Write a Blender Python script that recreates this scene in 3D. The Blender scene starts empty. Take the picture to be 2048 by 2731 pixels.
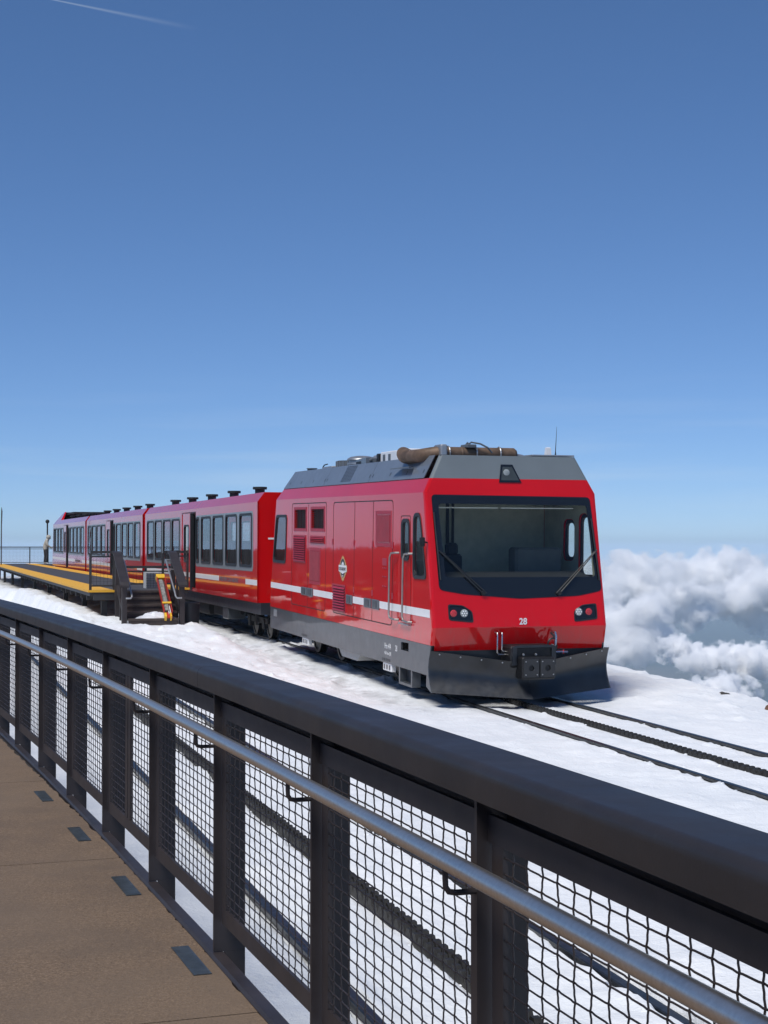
import bpy, bmesh, math, random
import numpy as np
from mathutils import Vector, Matrix
from mathutils.geometry import tessellate_polygon

random.seed(7)
sc = bpy.context.scene
COL = sc.collection
PI = math.pi
rad = math.radians

# ------------------------------------------------------------------ camera
cam = bpy.data.cameras.new('camera')
cam.sensor_fit = 'VERTICAL'
cam.sensor_height = 36.0
cam.lens = 36.0 * 4100.0 / 2731.0
cam.clip_start = 0.05
cam.clip_end = 200000.0
cam_o = bpy.data.objects.new('camera', cam)
COL.objects.link(cam_o)
CAMZ = 1.45
cam_o.location = (0, 0, CAMZ)
cam_o.rotation_euler = (rad(90) + math.atan(94.5 / 4100.0), 0, 0)
sc.camera = cam_o

# ------------------------------------------------------------------ light
SUN_ELEV, SUN_AZ = 58.0, 214.0      # azimuth clockwise from +Y
world = bpy.data.worlds.new('World')
sc.world = world
world.use_nodes = True
wt = world.node_tree
wt.nodes.clear()
def wn(k, **kw):
    x = wt.nodes.new('ShaderNode' + k)
    for a, b in kw.items(): setattr(x, a, b)
    return x
def wmath(op, a, b=0.0, c=None, clamp=False):
    x = wn('Math', operation=op, use_clamp=clamp)
    for s_, v in zip(x.inputs, (a, b, c)):
        if v is None: continue
        if hasattr(v, 'links'): wt.links.new(v, s_)
        else: s_.default_value = v
    return x.outputs[0]
w_out = wn('OutputWorld')
w_bg = wn('Background')
sky = wn('TexSky')
sky.sky_type = 'NISHITA'
sky.sun_disc = False
sky.sun_elevation = rad(SUN_ELEV)
sky.sun_rotation = rad(SUN_AZ)
sky.altitude = 4300.0
sky.air_density = 1.0
sky.dust_density = 0.2
sky.ozone_density = 3.0
# grade of the thin mountain air, per channel
sep = wn('SeparateColor'); wt.links.new(sky.outputs[0], sep.inputs[0])
comb = wn('CombineColor')
for ch, (e, k) in enumerate(((.911, .64), (.846, .765), (.84, .997))):
    v = wmath('MULTIPLY', sep.outputs[ch], .1)
    v = wmath('POWER', v, e)
    v = wmath('MULTIPLY', v, k * 10.0)
    wt.links.new(v, comb.inputs[ch])
# faint cirrus streaks low in the sky and a short condensation trail
geo = wn('TexCoord')
sx_ = wn('SeparateXYZ'); wt.links.new(geo.outputs['Generated'], sx_.inputs[0])
mp = wn('Mapping'); mp.inputs['Scale'].default_value = (3.0, 3.0, 46.0); wt.links.new(geo.outputs['Generated'], mp.inputs['Vector'])
nz = wn('TexNoise'); nz.inputs['Scale'].default_value = 1.6; nz.inputs['Detail'].default_value = 5; wt.links.new(mp.outputs[0], nz.inputs['Vector'])
streak = wmath('MULTIPLY', wmath('SUBTRACT', nz.outputs['Fac'], .50, clamp=True), 1.6, clamp=True)
lowband = wmath('MULTIPLY', wmath('SUBTRACT', 1.0, wmath('MULTIPLY', wmath('ABSOLUTE', wmath('SUBTRACT', sx_.outputs[2], .045)), 14.0), clamp=True), streak)
def wdot(v):
    x = wn('VectorMath', operation='DOT_PRODUCT'); wt.links.new(geo.outputs['Generated'], x.inputs[0]); x.inputs[1].default_value = v; return x.outputs['Value']
_p = math.atan(94.5 / 4100.0)
def pixdir(u, v):
    return Vector(((u - 1024) / 4100.0, math.cos(_p) - math.sin(_p) * (1365.5 - v) / 4100.0, math.sin(_p) + math.cos(_p) * (1365.5 - v) / 4100.0)).normalized()
ta, tb = pixdir(145, 0), pixdir(530, 78)
tnrm = ta.cross(tb).normalized(); tdir = (tb - ta).normalized()
along = wmath('MULTIPLY_ADD', wdot(tuple(tdir)), 1.0 / (tb - ta).length, -ta.dot(tdir) / (tb - ta).length)
width = wmath('MULTIPLY_ADD', wmath('MAXIMUM', along, 0.0), .0018, .0005)
core = wmath('SUBTRACT', 1.0, wmath('DIVIDE', wmath('ABSOLUTE', wdot(tuple(tnrm))), width), clamp=True)
fade = wmath('SUBTRACT', 1.0, along, clamp=True)
trail = wmath('MULTIPLY', wmath('MULTIPLY', core, fade), wmath('MULTIPLY_ADD', wmath('GREATER_THAN', along, -.03), .30, 0.0))
trail = wmath('MULTIPLY', trail, wmath('LESS_THAN', along, 1.0))
veil = wmath('ADD', wmath('MULTIPLY', lowband, .55), trail, clamp=True)
wmix = wn('Mix', data_type='RGBA')
wt.links.new(veil, wmix.inputs[0]); wt.links.new(comb.outputs[0], wmix.inputs[6]); wmix.inputs[7].default_value = (6.2, 7.2, 8.3, 1)
wt.links.new(wmix.outputs[2], w_bg.inputs['Color'])
w_bg.inputs['Strength'].default_value = 0.1
wt.links.new(w_bg.outputs[0], w_out.inputs['Surface'])

sun = bpy.data.lights.new('sun', 'SUN')
sun.energy = 3.7
sun.angle = rad(22.0)
sun.color = (1.0, 0.955, 0.89)
sun_o = bpy.data.objects.new('sun', sun)
COL.objects.link(sun_o)
sdir = Vector((math.sin(rad(SUN_AZ)) * math.cos(rad(SUN_ELEV)), math.cos(rad(SUN_AZ)) * math.cos(rad(SUN_ELEV)), math.sin(rad(SUN_ELEV))))
sun_o.rotation_euler = sdir.to_track_quat('Z', 'Y').to_euler()
sun_o.location = (0, 0, 60)

sc.view_settings.view_transform = 'Standard'
sc.view_settings.look = 'None'
sc.view_settings.exposure = 0.0
sc.view_settings.gamma = 1.0
sc.view_settings.use_curve_mapping = False
sc.render.engine = 'CYCLES'
cy = sc.cycles
cy.use_denoising = True
cy.denoiser = 'OPENIMAGEDENOISE'
cy.max_bounces = 28
cy.diffuse_bounces = 3
cy.glossy_bounces = 4
cy.transmission_bounces = 6
cy.transparent_max_bounces = 16
cy.volume_bounces = 24
cy.caustics_reflective = False
cy.caustics_refractive = False
cy.sample_clamp_indirect = 6.0

# ------------------------------------------------------------------ helpers
AZ = rad(17.0)
SA, CA = math.sin(AZ), math.cos(AZ)
def W(s, q, z=0.0):
    """track frame: s metres along the line away from the camera, q to the right of it"""
    return Vector((-SA * s + CA * q, CA * s + SA * q, z))

class MB:
    """collects faces; build() links them as one mesh object"""
    def __init__(self, T=None):
        self.v = []; self.f = []; self.T = T
    def add(self, p):
        if self.T: p = self.T(*p)
        self.v.append((p[0], p[1], p[2])); return len(self.v) - 1
    def poly(self, pts):
        self.f.append([self.add(p) for p in pts])
    def loft(self, rings, closed=True, cap=True):
        idx = [[self.add(p) for p in r] for r in rings]
        n = len(idx[0])
        for a, b in zip(idx, idx[1:]):
            for i in range(n if closed else n - 1):
                j = (i + 1) % n
                self.f.append([a[i], a[j], b[j], b[i]])
        if cap and closed:
            self.f.append(list(idx[0])); self.f.append(list(reversed(idx[-1])))
    def box(self, x0, x1, y0, y1, z0, z1):
        self.loft([[(x0, y0, z0), (x1, y0, z0), (x1, y1, z0), (x0, y1, z0)], [(x0, y0, z1), (x1, y0, z1), (x1, y1, z1), (x0, y1, z1)]])
    def bbox(self, x0, x1, y0, y1, z0, z1, b=.01):
        """box with bevelled vertical and horizontal edges (three rings)"""
        def ring(i, z):
            return [(x0 + i, y0 + b + i, z), (x0 + b + i, y0 + i, z), (x1 - b - i, y0 + i, z), (x1 - i, y0 + b + i, z), (x1 - i, y1 - b - i, z), (x1 - b - i, y1 - i, z), (x0 + b + i, y1 - i, z), (x0 + i, y1 - b - i, z)]
        self.loft([ring(b * .7, z0), ring(0, z0 + b), ring(0, z1 - b), ring(b * .7, z1)])
    def obox(self, c, a, b, d):
        """oriented box: centre and three half vectors"""
        c, a, b, d = map(Vector, (c, a, b, d))
        self.loft([[c - a - b - d, c + a - b - d, c + a + b - d, c - a + b - d], [c - a - b + d, c + a - b + d, c + a + b + d, c - a + b + d]])
    def tube(self, path, r, n=8, cap=True, rs=None):
        path = [Vector(p) for p in path]
        rings = []
        up = None
        for i, p in enumerate(path):
            a = path[max(0, i - 1)]; b = path[min(len(path) - 1, i + 1)]
            t = (b - a).normalized()
            if up is None:
                up = Vector((0, 0, 1)) if abs(t.z) < .9 else Vector((1, 0, 0))
            u = (up - t * up.dot(t)).normalized(); w = t.cross(u); up = u
            rr = rs[i] if rs else r
            rings.append([p + (u * math.cos(k * 2 * PI / n) + w * math.sin(k * 2 * PI / n)) * rr for k in range(n)])
        self.loft(rings, cap=cap)
    def revolve(self, prof, o, ax, n=20, cap=True):
        """prof: list of (distance along ax, radius)"""
        o = Vector(o); ax = Vector(ax).normalized()
        u = ax.orthogonal().normalized(); w = ax.cross(u)
        self.loft([[o + ax * h + (u * math.cos(k * 2 * PI / n) + w * math.sin(k * 2 * PI / n)) * max(r, 1e-4) for k in range(n)] for h, r in prof], cap=cap)
    def sheet(self, outer, holes, fn, thick=None):
        """flat outline with holes; fn maps 2-D to 3-D; thick is a 3-D offset for the back"""
        loops = [outer] + list(holes)
        tris = tessellate_polygon([[Vector((p[0], p[1], 0)) for p in l] for l in loops])
        flat = [p for l in loops for p in l]
        i0 = [self.add(fn(*p)) for p in flat]
        for t in tris: self.f.append([i0[k] for k in t])
        if thick is not None:
            th = Vector(thick)
            i1 = [self.add(Vector(fn(*p)) + th) for p in flat]
            for t in tris: self.f.append([i1[k] for k in reversed(t)])
            o = 0
            for l in loops:
                n = len(l)
                for i in range(n):
                    j = (i + 1) % n
                    self.f.append([i0[o + i], i0[o + j], i1[o + j], i1[o + i]])
                o += n
    def grid(self, P):
        """P: rows x cols x 3 array"""
        r, c = P.shape[:2]
        o = len(self.v)
        self.v.extend(map(tuple, P.reshape(-1, 3).tolist()))
        for i in range(r - 1):
            for j in range(c - 1):
                k = o + i * c + j
                self.f.append([k, k + 1, k + c + 1, k + c])
    def build(self, name, m, parent=None, smooth=False, rel=None, loc=None):
        me = bpy.data.meshes.new(name)
        v = self.v
        off = None
        if rel is not None: off = Vector(rel)
        elif loc is not None: off = Vector(loc)
        if off is not None: v = [(a - off.x, b - off.y, c - off.z) for a, b, c in v]
        me.from_pydata(v, [], self.f)
        me.update()
        bm = bmesh.new(); bm.from_mesh(me)
        bmesh.ops.recalc_face_normals(bm, faces=bm.faces)
        bm.to_mesh(me); bm.free()
        me.materials.append(m)
        if smooth:
            me.polygons.foreach_set('use_smooth', [True] * len(me.polygons))
            try: me.set_sharp_from_angle(angle=rad(smooth if smooth is not True else 35))
            except Exception: pass
        o = bpy.data.objects.new(name, me)
        COL.objects.link(o)
        if loc is not None: o.location = off
        if parent is not None: o.parent = parent
        return o

def tag(o, label=None, cat=None, group=None, kind=None):
    if label: o['label'] = label
    if cat: o['category'] = cat
    if group: o['group'] = group
    if kind: o['kind'] = kind
    return o
def thing(name, label, cat, loc=(0, 0, 0), group=None):
    o = bpy.data.objects.new(name, None)
    COL.objects.link(o); o.location = loc; o.empty_display_size = .2
    return tag(o, label, cat, group)
def frame_thing(name, label, cat, s0, q0, z0, elev, group=None):
    """Empty whose local x runs forward (towards -s), y across to the right, z up"""
    g = rad(elev)
    d = Vector((-SA, CA, 0)); y = Vector((CA, SA, 0)); z = Vector((0, 0, 1))
    X = -(d * math.cos(g) + z * math.sin(g)); Z = -d * math.sin(g) + z * math.cos(g)
    M = Matrix((X, y, Z)).transposed().to_4x4()
    M.translation = W(s0, q0, z0)
    o = thing(name, label, cat, group=group)
    o.matrix_world = M
    return o
def FL(x, y, z):     # vehicle coordinates: x backwards from the nose
    return (-x, y, z)

def rrect(x0, x1, z0, z1, r=.06, n=4):
    out = []
    for cx, cz, a0 in ((x1 - r, z1 - r, 0), (x0 + r, z1 - r, 90), (x0 + r, z0 + r, 180), (x1 - r, z0 + r, 270)):
        for k in range(n + 1):
            a = rad(a0 + 90 * k / n); out.append((cx + r * math.cos(a), cz + r * math.sin(a)))
    return out
def rpoly(pts, r=.06, n=4):
    """round the corners of a convex polygon"""
    out = []
    m = len(pts)
    for i in range(m):
        p = Vector(pts[i]); a = (Vector(pts[i - 1]) - p); b = (Vector(pts[(i + 1) % m]) - p)
        rr = min(r, a.length * .45, b.length * .45)
        A = p + a.normalized() * rr; B = p + b.normalized() * rr
        for k in range(n + 1):
            t = k / n
            q = A * (1 - t) ** 2 + p * 2 * t * (1 - t) + B * t * t
            out.append((q.x, q.y))
    return out
def inset(pts, d):
    c = Vector((sum(p[0] for p in pts) / len(pts), sum(p[1] for p in pts) / len(pts)))
    xs = [p[0] for p in pts]; zs = [p[1] for p in pts]
    w = (max(xs) - min(xs)) / 2; h = (max(zs) - min(zs)) / 2
    return [(c.x + (p[0] - c.x) * (w - d) / w, c.y + (p[1] - c.y) * (h - d) / h) for p in pts]
def circ(cx, cz, r, n=16):
    return [(cx + r * math.cos(k * 2 * PI / n), cz + r * math.sin(k * 2 * PI / n)) for k in range(n)]

# value noise
def _h(ix, iy, seed):
    n = (ix.astype(np.int64) * 374761393 + iy.astype(np.int64) * 668265263 + seed * 974711) & 0x7fffffff
    n = ((n ^ (n >> 13)) * 1274126177) & 0x7fffffff
    n = (n ^ (n >> 16)) & 0xffff
    return n / 65535.0
def vnoise(x, y, seed=0):
    ix = np.floor(x); iy = np.floor(y); fx = x - ix; fy = y - iy
    fx = fx * fx * fx * (fx * (fx * 6 - 15) + 10); fy = fy * fy * fy * (fy * (fy * 6 - 15) + 10)
    a = _h(ix, iy, seed); b = _h(ix + 1, iy, seed); c = _h(ix, iy + 1, seed); d = _h(ix + 1, iy + 1, seed)
    return (a * (1 - fx) + b * fx) * (1 - fy) + (c * (1 - fx) + d * fx) * fy * 1.0
def fbm(x, y, octv=4, seed=0, g=.5):
    t = 0; a = 1; s = 0
    for k in range(octv):
        t = t + a * (vnoise(x, y, seed + k * 17) - .5); s += a; a *= g; x = x * 2.03 + 11.3; y = y * 2.03 + 5.7
    return t / s * 2

# ------------------------------------------------------------------ materials
class NT:
    def __init__(self, m):
        m.use_nodes = True; self.t = m.node_tree; self.n = self.t.nodes; self.p = self.n.get('Principled BSDF'); self.out = self.n.get('Material Output')
    def new(self, k, **kw):
        x = self.n.new('ShaderNode' + k)
        for a, b in kw.items(): setattr(x, a, b)
        return x
    def link(self, a, b): self.t.links.new(a, b)
    def coord(self, what='Object'):
        return self.new('TexCoord').outputs[what]
    def noise(self, scale, detail=4, vec=None, rough=.55, dist=0):
        x = self.new('TexNoise'); x.inputs['Scale'].default_value = scale; x.inputs['Detail'].default_value = detail
        x.inputs['Roughness'].default_value = rough; x.inputs['Distortion'].default_value = dist
        self.link(vec if vec is not None else self.coord(), x.inputs['Vector'])
        return x.outputs['Fac']
    def ramp(self, fac, stops):
        x = self.new('ValToRGB'); e = x.color_ramp.elements
        while len(e) < len(stops): e.new(.5)
        for k, (p, c) in enumerate(stops):
            e[k].position = p; e[k].color = (*c, 1) if len(c) == 3 else c
        self.link(fac, x.inputs['Fac']); return x.outputs['Color']
    def mix(self, fac, a, b, blend='MIX'):
        x = self.new('Mix', data_type='RGBA', blend_type=blend)
        for s, val in ((x.inputs[0], fac), (x.inputs[6], a), (x.inputs[7], b)):
            if hasattr(val, 'is_linked') or hasattr(val, 'links'): self.link(val, s)
            elif isinstance(val, (int, float)): s.default_value = val
            else: s.default_value = (*val, 1)
        return x.outputs[2]
    def math(self, op, a, b=0.5, clamp=False):
        x = self.new('Math', operation=op, use_clamp=clamp)
        for s, val in ((x.inputs[0], a), (x.inputs[1], b)):
            if hasattr(val, 'links'): self.link(val, s)
            else: s.default_value = val
        return x.outputs[0]
    def bump(self, h, strength, dist=.01, normal=None):
        x = self.new('Bump'); x.inputs['Strength'].default_value = strength; x.inputs['Distance'].default_value = dist
        self.link(h, x.inputs['Height'])
        if normal is not None: self.link(normal, x.inputs['Normal'])
        return x.outputs['Normal']

def mat(name, col, rough=.5, metal=0.0, coat=0.0, var=.12, scale=6, bump=0.0, bscale=60, bdist=.004, spec=.5, rvar=.1, croughness=.05):
    m = bpy.data.materials.new(name); t = NT(m); p = t.p
    n = t.noise(scale, 5)
    lo = tuple(max(0, c * (1 - var)) for c in col); hi = tuple(min(1, c * (1 + var)) for c in col)
    t.link(t.ramp(n, [(.3, lo), (.7, hi)]), p.inputs['Base Color'])
    n2 = t.noise(scale * 2.3, 4)
    r = t.math('MULTIPLY_ADD', n2, rvar * 2); r.node.inputs[2].default_value = rough - rvar
    t.link(r, p.inputs['Roughness'])
    p.inputs['Metallic'].default_value = metal
    p.inputs['Specular IOR Level'].default_value = spec
    p.inputs['Coat Weight'].default_value = coat
    p.inputs['Coat Roughness'].default_value = croughness
    if bump: t.link(t.bump(t.noise(bscale, 4), bump, bdist), p.inputs['Normal'])
    return m

def paint(name, col, wav=.35):
    """gloss coach paint: slightly wavy panels, a little road grime towards the bottom"""
    m = bpy.data.materials.new(name); t = NT(m); p = t.p
    n = t.noise(.9, 4)
    c = t.ramp(n, [(.25, tuple(c * .93 for c in col)), (.75, tuple(min(1, c * 1.05) for c in col))])
    co = t.coord()
    sp = t.new('SeparateXYZ'); t.link(co, sp.inputs[0])
    low = t.new('MapRange'); t.link(sp.outputs[2], low.inputs[0]); low.inputs[1].default_value = 1.45; low.inputs[2].default_value = .80
    mp = t.new('Mapping'); mp.inputs['Scale'].default_value = (2.2, 2.2, .8); t.link(co, mp.inputs['Vector'])
    spl = t.ramp(t.noise(3.0, 6, mp.outputs[0], rough=.7), [(.50, (0, 0, 0)), (.78, (.55, .55, .55))])
    c = t.mix(t.math('MULTIPLY', low.outputs[0], spl), c, (.16, .10, .085))
    t.link(c, p.inputs['Base Color'])
    p.inputs['Roughness'].default_value = .30
    p.inputs['Specular IOR Level'].default_value = .03
    p.inputs['Coat Weight'].default_value = 1.0
    t.link(t.math('MULTIPLY_ADD', t.noise(5, 5, rough=.7), .09), p.inputs['Coat Roughness'])
    p.inputs['Coat Roughness'].links[0].from_node.inputs[2].default_value = 0.0
    p.inputs['Coat IOR'].default_value = 1.52
    h = t.math('ADD', t.noise(1.3, 2), t.math('MULTIPLY', t.noise(4.5, 2), .12))
    b = t.bump(h, wav, .012)
    t.link(b, p.inputs['Normal']); t.link(b, p.inputs['Coat Normal'])
    return m

def glass(name, tint=(.55, .6, .62), ior=1.9, rough=.01):
    m = bpy.data.materials.new(name); t = NT(m)
    t.n.remove(t.p)
    tr = t.new('BsdfTransparent'); tr.inputs[0].default_value = (*tint, 1)
    gl = t.new('BsdfGlossy'); gl.inputs['Roughness'].default_value = rough; gl.inputs[0].default_value = (.95, .97, 1, 1)
    fr = t.new('Fresnel')
    bf = t.new('NewGeometry').outputs['Backfacing']      # same glass seen from either side
    e = t.math('MULTIPLY_ADD', bf, -2.0); e.node.inputs[2].default_value = 1.0
    t.link(t.math('POWER', ior, e), fr.inputs['IOR'])
    b = t.bump(t.noise(1.2, 2), .08, .01); t.link(b, gl.inputs['Normal'])
    mx = t.new('MixShader'); t.link(fr.outputs[0], mx.inputs[0]); t.link(tr.outputs[0], mx.inputs[1]); t.link(gl.outputs[0], mx.inputs[2])
    t.link(mx.outputs[0], t.out.inputs['Surface'])
    return m

M = {}
M['red'] = paint('red_paint', (.57, .004, .006), .22)
M['red_louver'] = mat('red_satin', (.34, .012, .03), .42, var=.1)
M['red_dull'] = mat('red_panel', (.28, .02, .03), .5, var=.15, scale=4)
M['grey'] = mat('grey_paint', (.13, .155, .19), .38, coat=.35, var=.08, scale=2)
M['grey_front'] = mat('grey_front_paint', (.155, .18, .19), .4, coat=.3, var=.06, scale=2)
M['skirt'] = mat('skirt_grey', (.056, .064, .074), .42, coat=.3, var=.16, scale=2.5)
M['plow'] = mat('plow_steel', (.007, .0095, .014), .36, coat=.25, var=.5, scale=5, croughness=.22, bump=.15, bscale=18, rvar=.16)
M['darkframe'] = mat('frame_grey', (.10, .115, .13), .45, var=.1)
M['black'] = mat('black_parts', (.005, .005, .006), .5, var=.3)
M['gasket'] = mat('gasket', (.012, .014, .017), .5, var=.2)
M['white'] = mat('white_paint', (.78, .79, .80), .35, var=.04, coat=.3)
M['stainless'] = mat('stainless', (.55, .55, .54), .28, metal=1.0, var=.08, scale=12, rvar=.08)
M['alu'] = mat('aluminium', (.42, .43, .44), .45, metal=.8, var=.12, scale=9)
M['rust'] = mat('hot_steel', (.135, .088, .058), .62, metal=.25, var=.45, scale=6)
M['under'] = mat('underframe', (.016, .016, .018), .7, var=.4, scale=5)
M['wheel'] = mat('wheel_steel', (.05, .048, .046), .4, metal=.7, var=.3)
M['interior'] = mat('cab_lining', (.46, .48, .41), .7, var=.12)
M['interior_light'] = mat('coach_lining', (.32, .33, .33), .7, var=.08)
M['seat'] = mat('seat_cloth', (.014, .016, .022), .85, var=.2)
M['gold'] = mat('emblem_gold', (.45, .30, .11), .45, var=.15, scale=20)
M['emblem_dark'] = mat('emblem_dark', (.025, .028, .04), .5)
M['redlens'] = mat('red_lens', (.55, .05, .06), .15, var=.3, scale=60)
M['clearlens'] = mat('clear_lens', (.28, .31, .31), .2, var=.3, scale=60)
M['glass'] = glass('coach_glass', (.80, .83, .84), 2.1)
M['cab_glass'] = glass('cab_glass', (.88, .91, .92), 1.55)
M['screen_glass'] = glass('windscreen_glass', (.90, .93, .87), 1.38)
M['frit'] = mat('black_glass', (.008, .010, .013), .10, var=.1, spec=.6)
M['yellow'] = mat('yellow_tactile', (.72, .38, .025), .6, var=.10, scale=14, bump=.4, bscale=90)
M['tread'] = mat('platform_rubber', (.050, .050, .055), .75, var=.2, scale=10, bump=.3)
M['steel_brown'] = mat('painted_brown_steel', (.029, .0232, .0240), .50, var=.25, scale=5, coat=.03, bump=.05, bscale=120, croughness=.3)
def cap_mat():
    """brown coated steel with smudges, dull patches and a few rust spots"""
    m = bpy.data.materials.new('capped_brown_steel'); t = NT(m); p = t.p
    c = t.ramp(t.noise(4, 5), [(.3, (.016, .0135, .0135)), (.7, (.026, .0215, .021))])
    rust = t.ramp(t.noise(7, 5, rough=.7), [(.70, (0, 0, 0)), (.77, (.8, .8, .8))])
    c = t.mix(rust, c, (.060, .030, .018))
    dust = t.ramp(t.noise(26, 6, rough=.75), [(.62, (0, 0, 0)), (.80, (.35, .35, .35))])
    c = t.mix(dust, c, (.10, .095, .09))
    t.link(c, p.inputs['Base Color'])
    r = t.math('MULTIPLY_ADD', t.noise(3, 6, rough=.7), .34); r.node.inputs[2].default_value = .30
    t.link(r, p.inputs['Roughness']); p.inputs['Specular IOR Level'].default_value = .45
    t.link(t.bump(t.noise(140, 3), .06, .003), p.inputs['Normal'])
    return m
M['cap'] = cap_mat()
M['plat_steel'] = mat('platform_steel', (.030, .029, .030), .55, var=.25)
M['wood_brown'] = mat('composite_step', (.058, .043, .037), .65, var=.25, scale=9, bump=.2)
M['rail'] = mat('rail_steel', (.055, .058, .062), .38, metal=.75, var=.35, scale=14, bump=.2)
M['rack'] = mat('rack_steel', (.030, .029, .027), .6, metal=.4, var=.35, scale=20, bump=.3)
M['bin'] = mat('bin_plastic', (.010, .012, .018), .42, var=.15, bump=.1, bscale=25)

# ------------------------------------------------------------------ ground: summit snow
def zm(s):   # main track rail top
    return np.interp(s, [-30, 0, 21.8, 33, 110], [-1.45, -1.13, -.90, -.70, -.36])
def zn(s):   # near track rail top
    return np.interp(s, [-30, 8, 20, 35, 110], [-1.3, -.96, -.85, -.70, -.45])
QN, QM = 3.03, 8.82
G2 = .7175 + .035
def sstep(a, b, x):
    t = np.clip((x - a) / (b - a), 0, 1); return t * t * (3 - 2 * t)
_rs = random.Random(12)
STEPS = []
for k in range(26):      # a trodden line from the stairs towards the near track, and strays
    STEPS.append((34.8 - k * .62, 5.1 - k * .055 + (.13 if k % 2 else -.13) + _rs.uniform(-.05, .05)))
for k in range(30): STEPS.append((_rs.uniform(24, 34), _rs.uniform(4.2, 6.6)))
def snow_z(s, q, fine=True):
    base = zn(s) + (zm(s) - zn(s)) * sstep(3.9, 7.9, q)
    z = base - .045
    bank = np.interp(s, [20, 26, 30, 33.5, 35.5, 36.6, 38, 56, 71, 90, 120], [-.95, -.80, -.64, -.42, -.30, -.18, -.07, -.09, -.36, -.47, -.6])
    bank = bank + fbm(s * .9, q * .9, 3, 5) * .10 * sstep(28, 36, s)
    wq = sstep(3.35, 3.8, q + fbm(s * 1.2, q * 0 + 3.3, 3, 9) * .25) * (1 - sstep(6.2, 6.95, q))
    # shovelled out beneath the platform
    bank = bank - .10 * sstep(4.1, 4.5, q) * sstep(36.4, 37.4, s)
    z = z + (np.maximum(bank, z) - z) * wq
    # ridge and drop beyond the line
    rq = np.interp(s, [8, 17, 19.5, 20.6, 22.0, 24, 34], [9.9, 10.6, 11.0, 11.35, 11.75, 11.9, 12.1]) + fbm(s * .5, s * 0 + 1.7, 3, 31) * .12
    z = z + .085 * sstep(9.9, 11.6, q) * sstep(18, 23, s)
    d = np.maximum(q - rq, 0)
    z = z - .10 * d ** 1.5 - .42 * np.maximum(q - 13.2, 0) ** 1.15
    e = np.maximum(s - 104, 0); z = z - .5 * e ** 1.1
    e = np.maximum(-s - 6, 0); z = z - .15 * e
    if fine:
        z = z + fbm(s * .7, q * .9, 4, 3) * .035
        rough = .50 + .50 * sstep(21, 26, s) * sstep(3.6, 4.4, q) * (1 - sstep(10.2, 10.8, q)) + .30 * sstep(10.4, 11.4, q)
        lump = fbm(s * 3.1, q * 3.4, 4, 21, .6)
        z = z + (lump * .026 + np.maximum(lump - .12, 0) * .09) * rough
        z = z + fbm(s * 7.5, q * 7.5, 3, 44) * .020 * rough
        # wind ripples and boot prints
        z = z + np.sin(s * 5.2 + q * 2.1 + 3 * fbm(s * .8, q * .8, 3, 12)) * .004 * (1 - sstep(20, 24, s))
        for px_, py_ in STEPS:
            dx = (s - px_) / .17; dy = (q - py_) / .075
            rr2 = dx * dx + dy * dy
            z = z - .05 * np.exp(-rr2) + .012 * np.exp(-(np.sqrt(rr2) - 1.5) ** 2 * 4)
    # snow melted back along rails and rack
    rag = fbm(s * 4.0, q * 2.0, 3, 71)
    for c, zr in ((QN, zn(s)), (QM, zm(s))):
        for off, w in ((-G2, .046), (0, .074), (G2, .046)):
            dq = np.abs(q - (c + off)) / (w * (1 + .55 * rag))
            cut = 1 - sstep(.75, 1.45, dq)
            buried = sstep(.30, .5, fbm(s * 1.1, s * 0 + c * 3 + off * 5, 3, 90))
            far = 1 - sstep(26, 32, s) if c == QN else 1.0
            dep = .075 if c == QN else .05
            target = zr - dep + (dep - .015) * buried * .9
            z = z + (np.minimum(target, z) - z) * cut * far
    return z
def axis_pts(segs):
    out = []
    for a, b, st in segs:
        n = max(1, int(round((b - a) / st))); out += [a + (b - a) * k / n for k in range(n)]
    out.append(segs[-1][1]); return np.array(out)
sx = axis_pts([(-60, -6, 3.0), (-6, 3, .5), (3, 5.5, .12), (5.5, 27, .075), (27, 40, .11), (40, 62, .3), (62, 108, .8), (108, 160, 4)])
qs = [(-1.2, 1.8, .3)]
edges = sorted([QN - G2, QN, QN + G2, QM - G2, QM, QM + G2])
cur = 1.8
for e in edges:
    qs += [(cur, e - .24, .085), (e - .24, e + .24, .025)]; cur = e + .24
qs += [(cur, 13.5, .09), (13.5, 20, .5), (20, 60, 3), (60, 260, 16)]
qx = axis_pts(qs)
S, Q = np.meshgrid(sx, qx, indexing='ij')
Zs = snow_z(S, Q)
P = np.stack([-SA * S + CA * Q, CA * S + SA * Q, Zs], -1)
mb = MB(); mb.grid(P)
# grit and soot on the snow along the main line, with platform shade painted in
dirt = .6 * np.exp(-((Q - 8.9) / 1.35) ** 6) * sstep(20.5, 22.0, S) * (.6 + .8 * fbm(S * 2.2, Q * 2.2, 4, 55))
dirt = dirt + .42 * np.exp(-((Q - 7.12 + .16 * fbm(S * 1.3, Q * 0, 3, 8)) / .30) ** 2) * sstep(20.5, 22, S) * (1 - sstep(38, 44, S)) * (.35 + 1.0 * fbm(S * 6, Q * 6, 3, 58))
dirt = dirt + .55 * np.exp(-((Q - 5.6) / 1.5) ** 4) * sstep(36.6, 38.0, S) * (.8 + .5 * fbm(S * 2, Q * 2, 3, 57))  # shade beneath the platform, painted into the snow colour
dirt = np.clip(dirt, 0, 1)
m = bpy.data.materials.new('snow'); t = NT(m); p = t.p
at = t.new('Attribute'); at.attribute_name = 'dirt'
big = t.noise(.6, 4); fine = t.noise(55, 4)
snowc = t.ramp(big, [(.3, (.74, .775, .81)), (.7, (.82, .84, .86))])
grit_shade = t.math('MULTIPLY', at.outputs['Fac'], t.math('MULTIPLY_ADD', fine, 1.3), True)
dirt_shadec = t.mix(grit_shade, snowc, (.135, .135, .135))
t.link(dirt_shadec, p.inputs['Base Color'])
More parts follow.
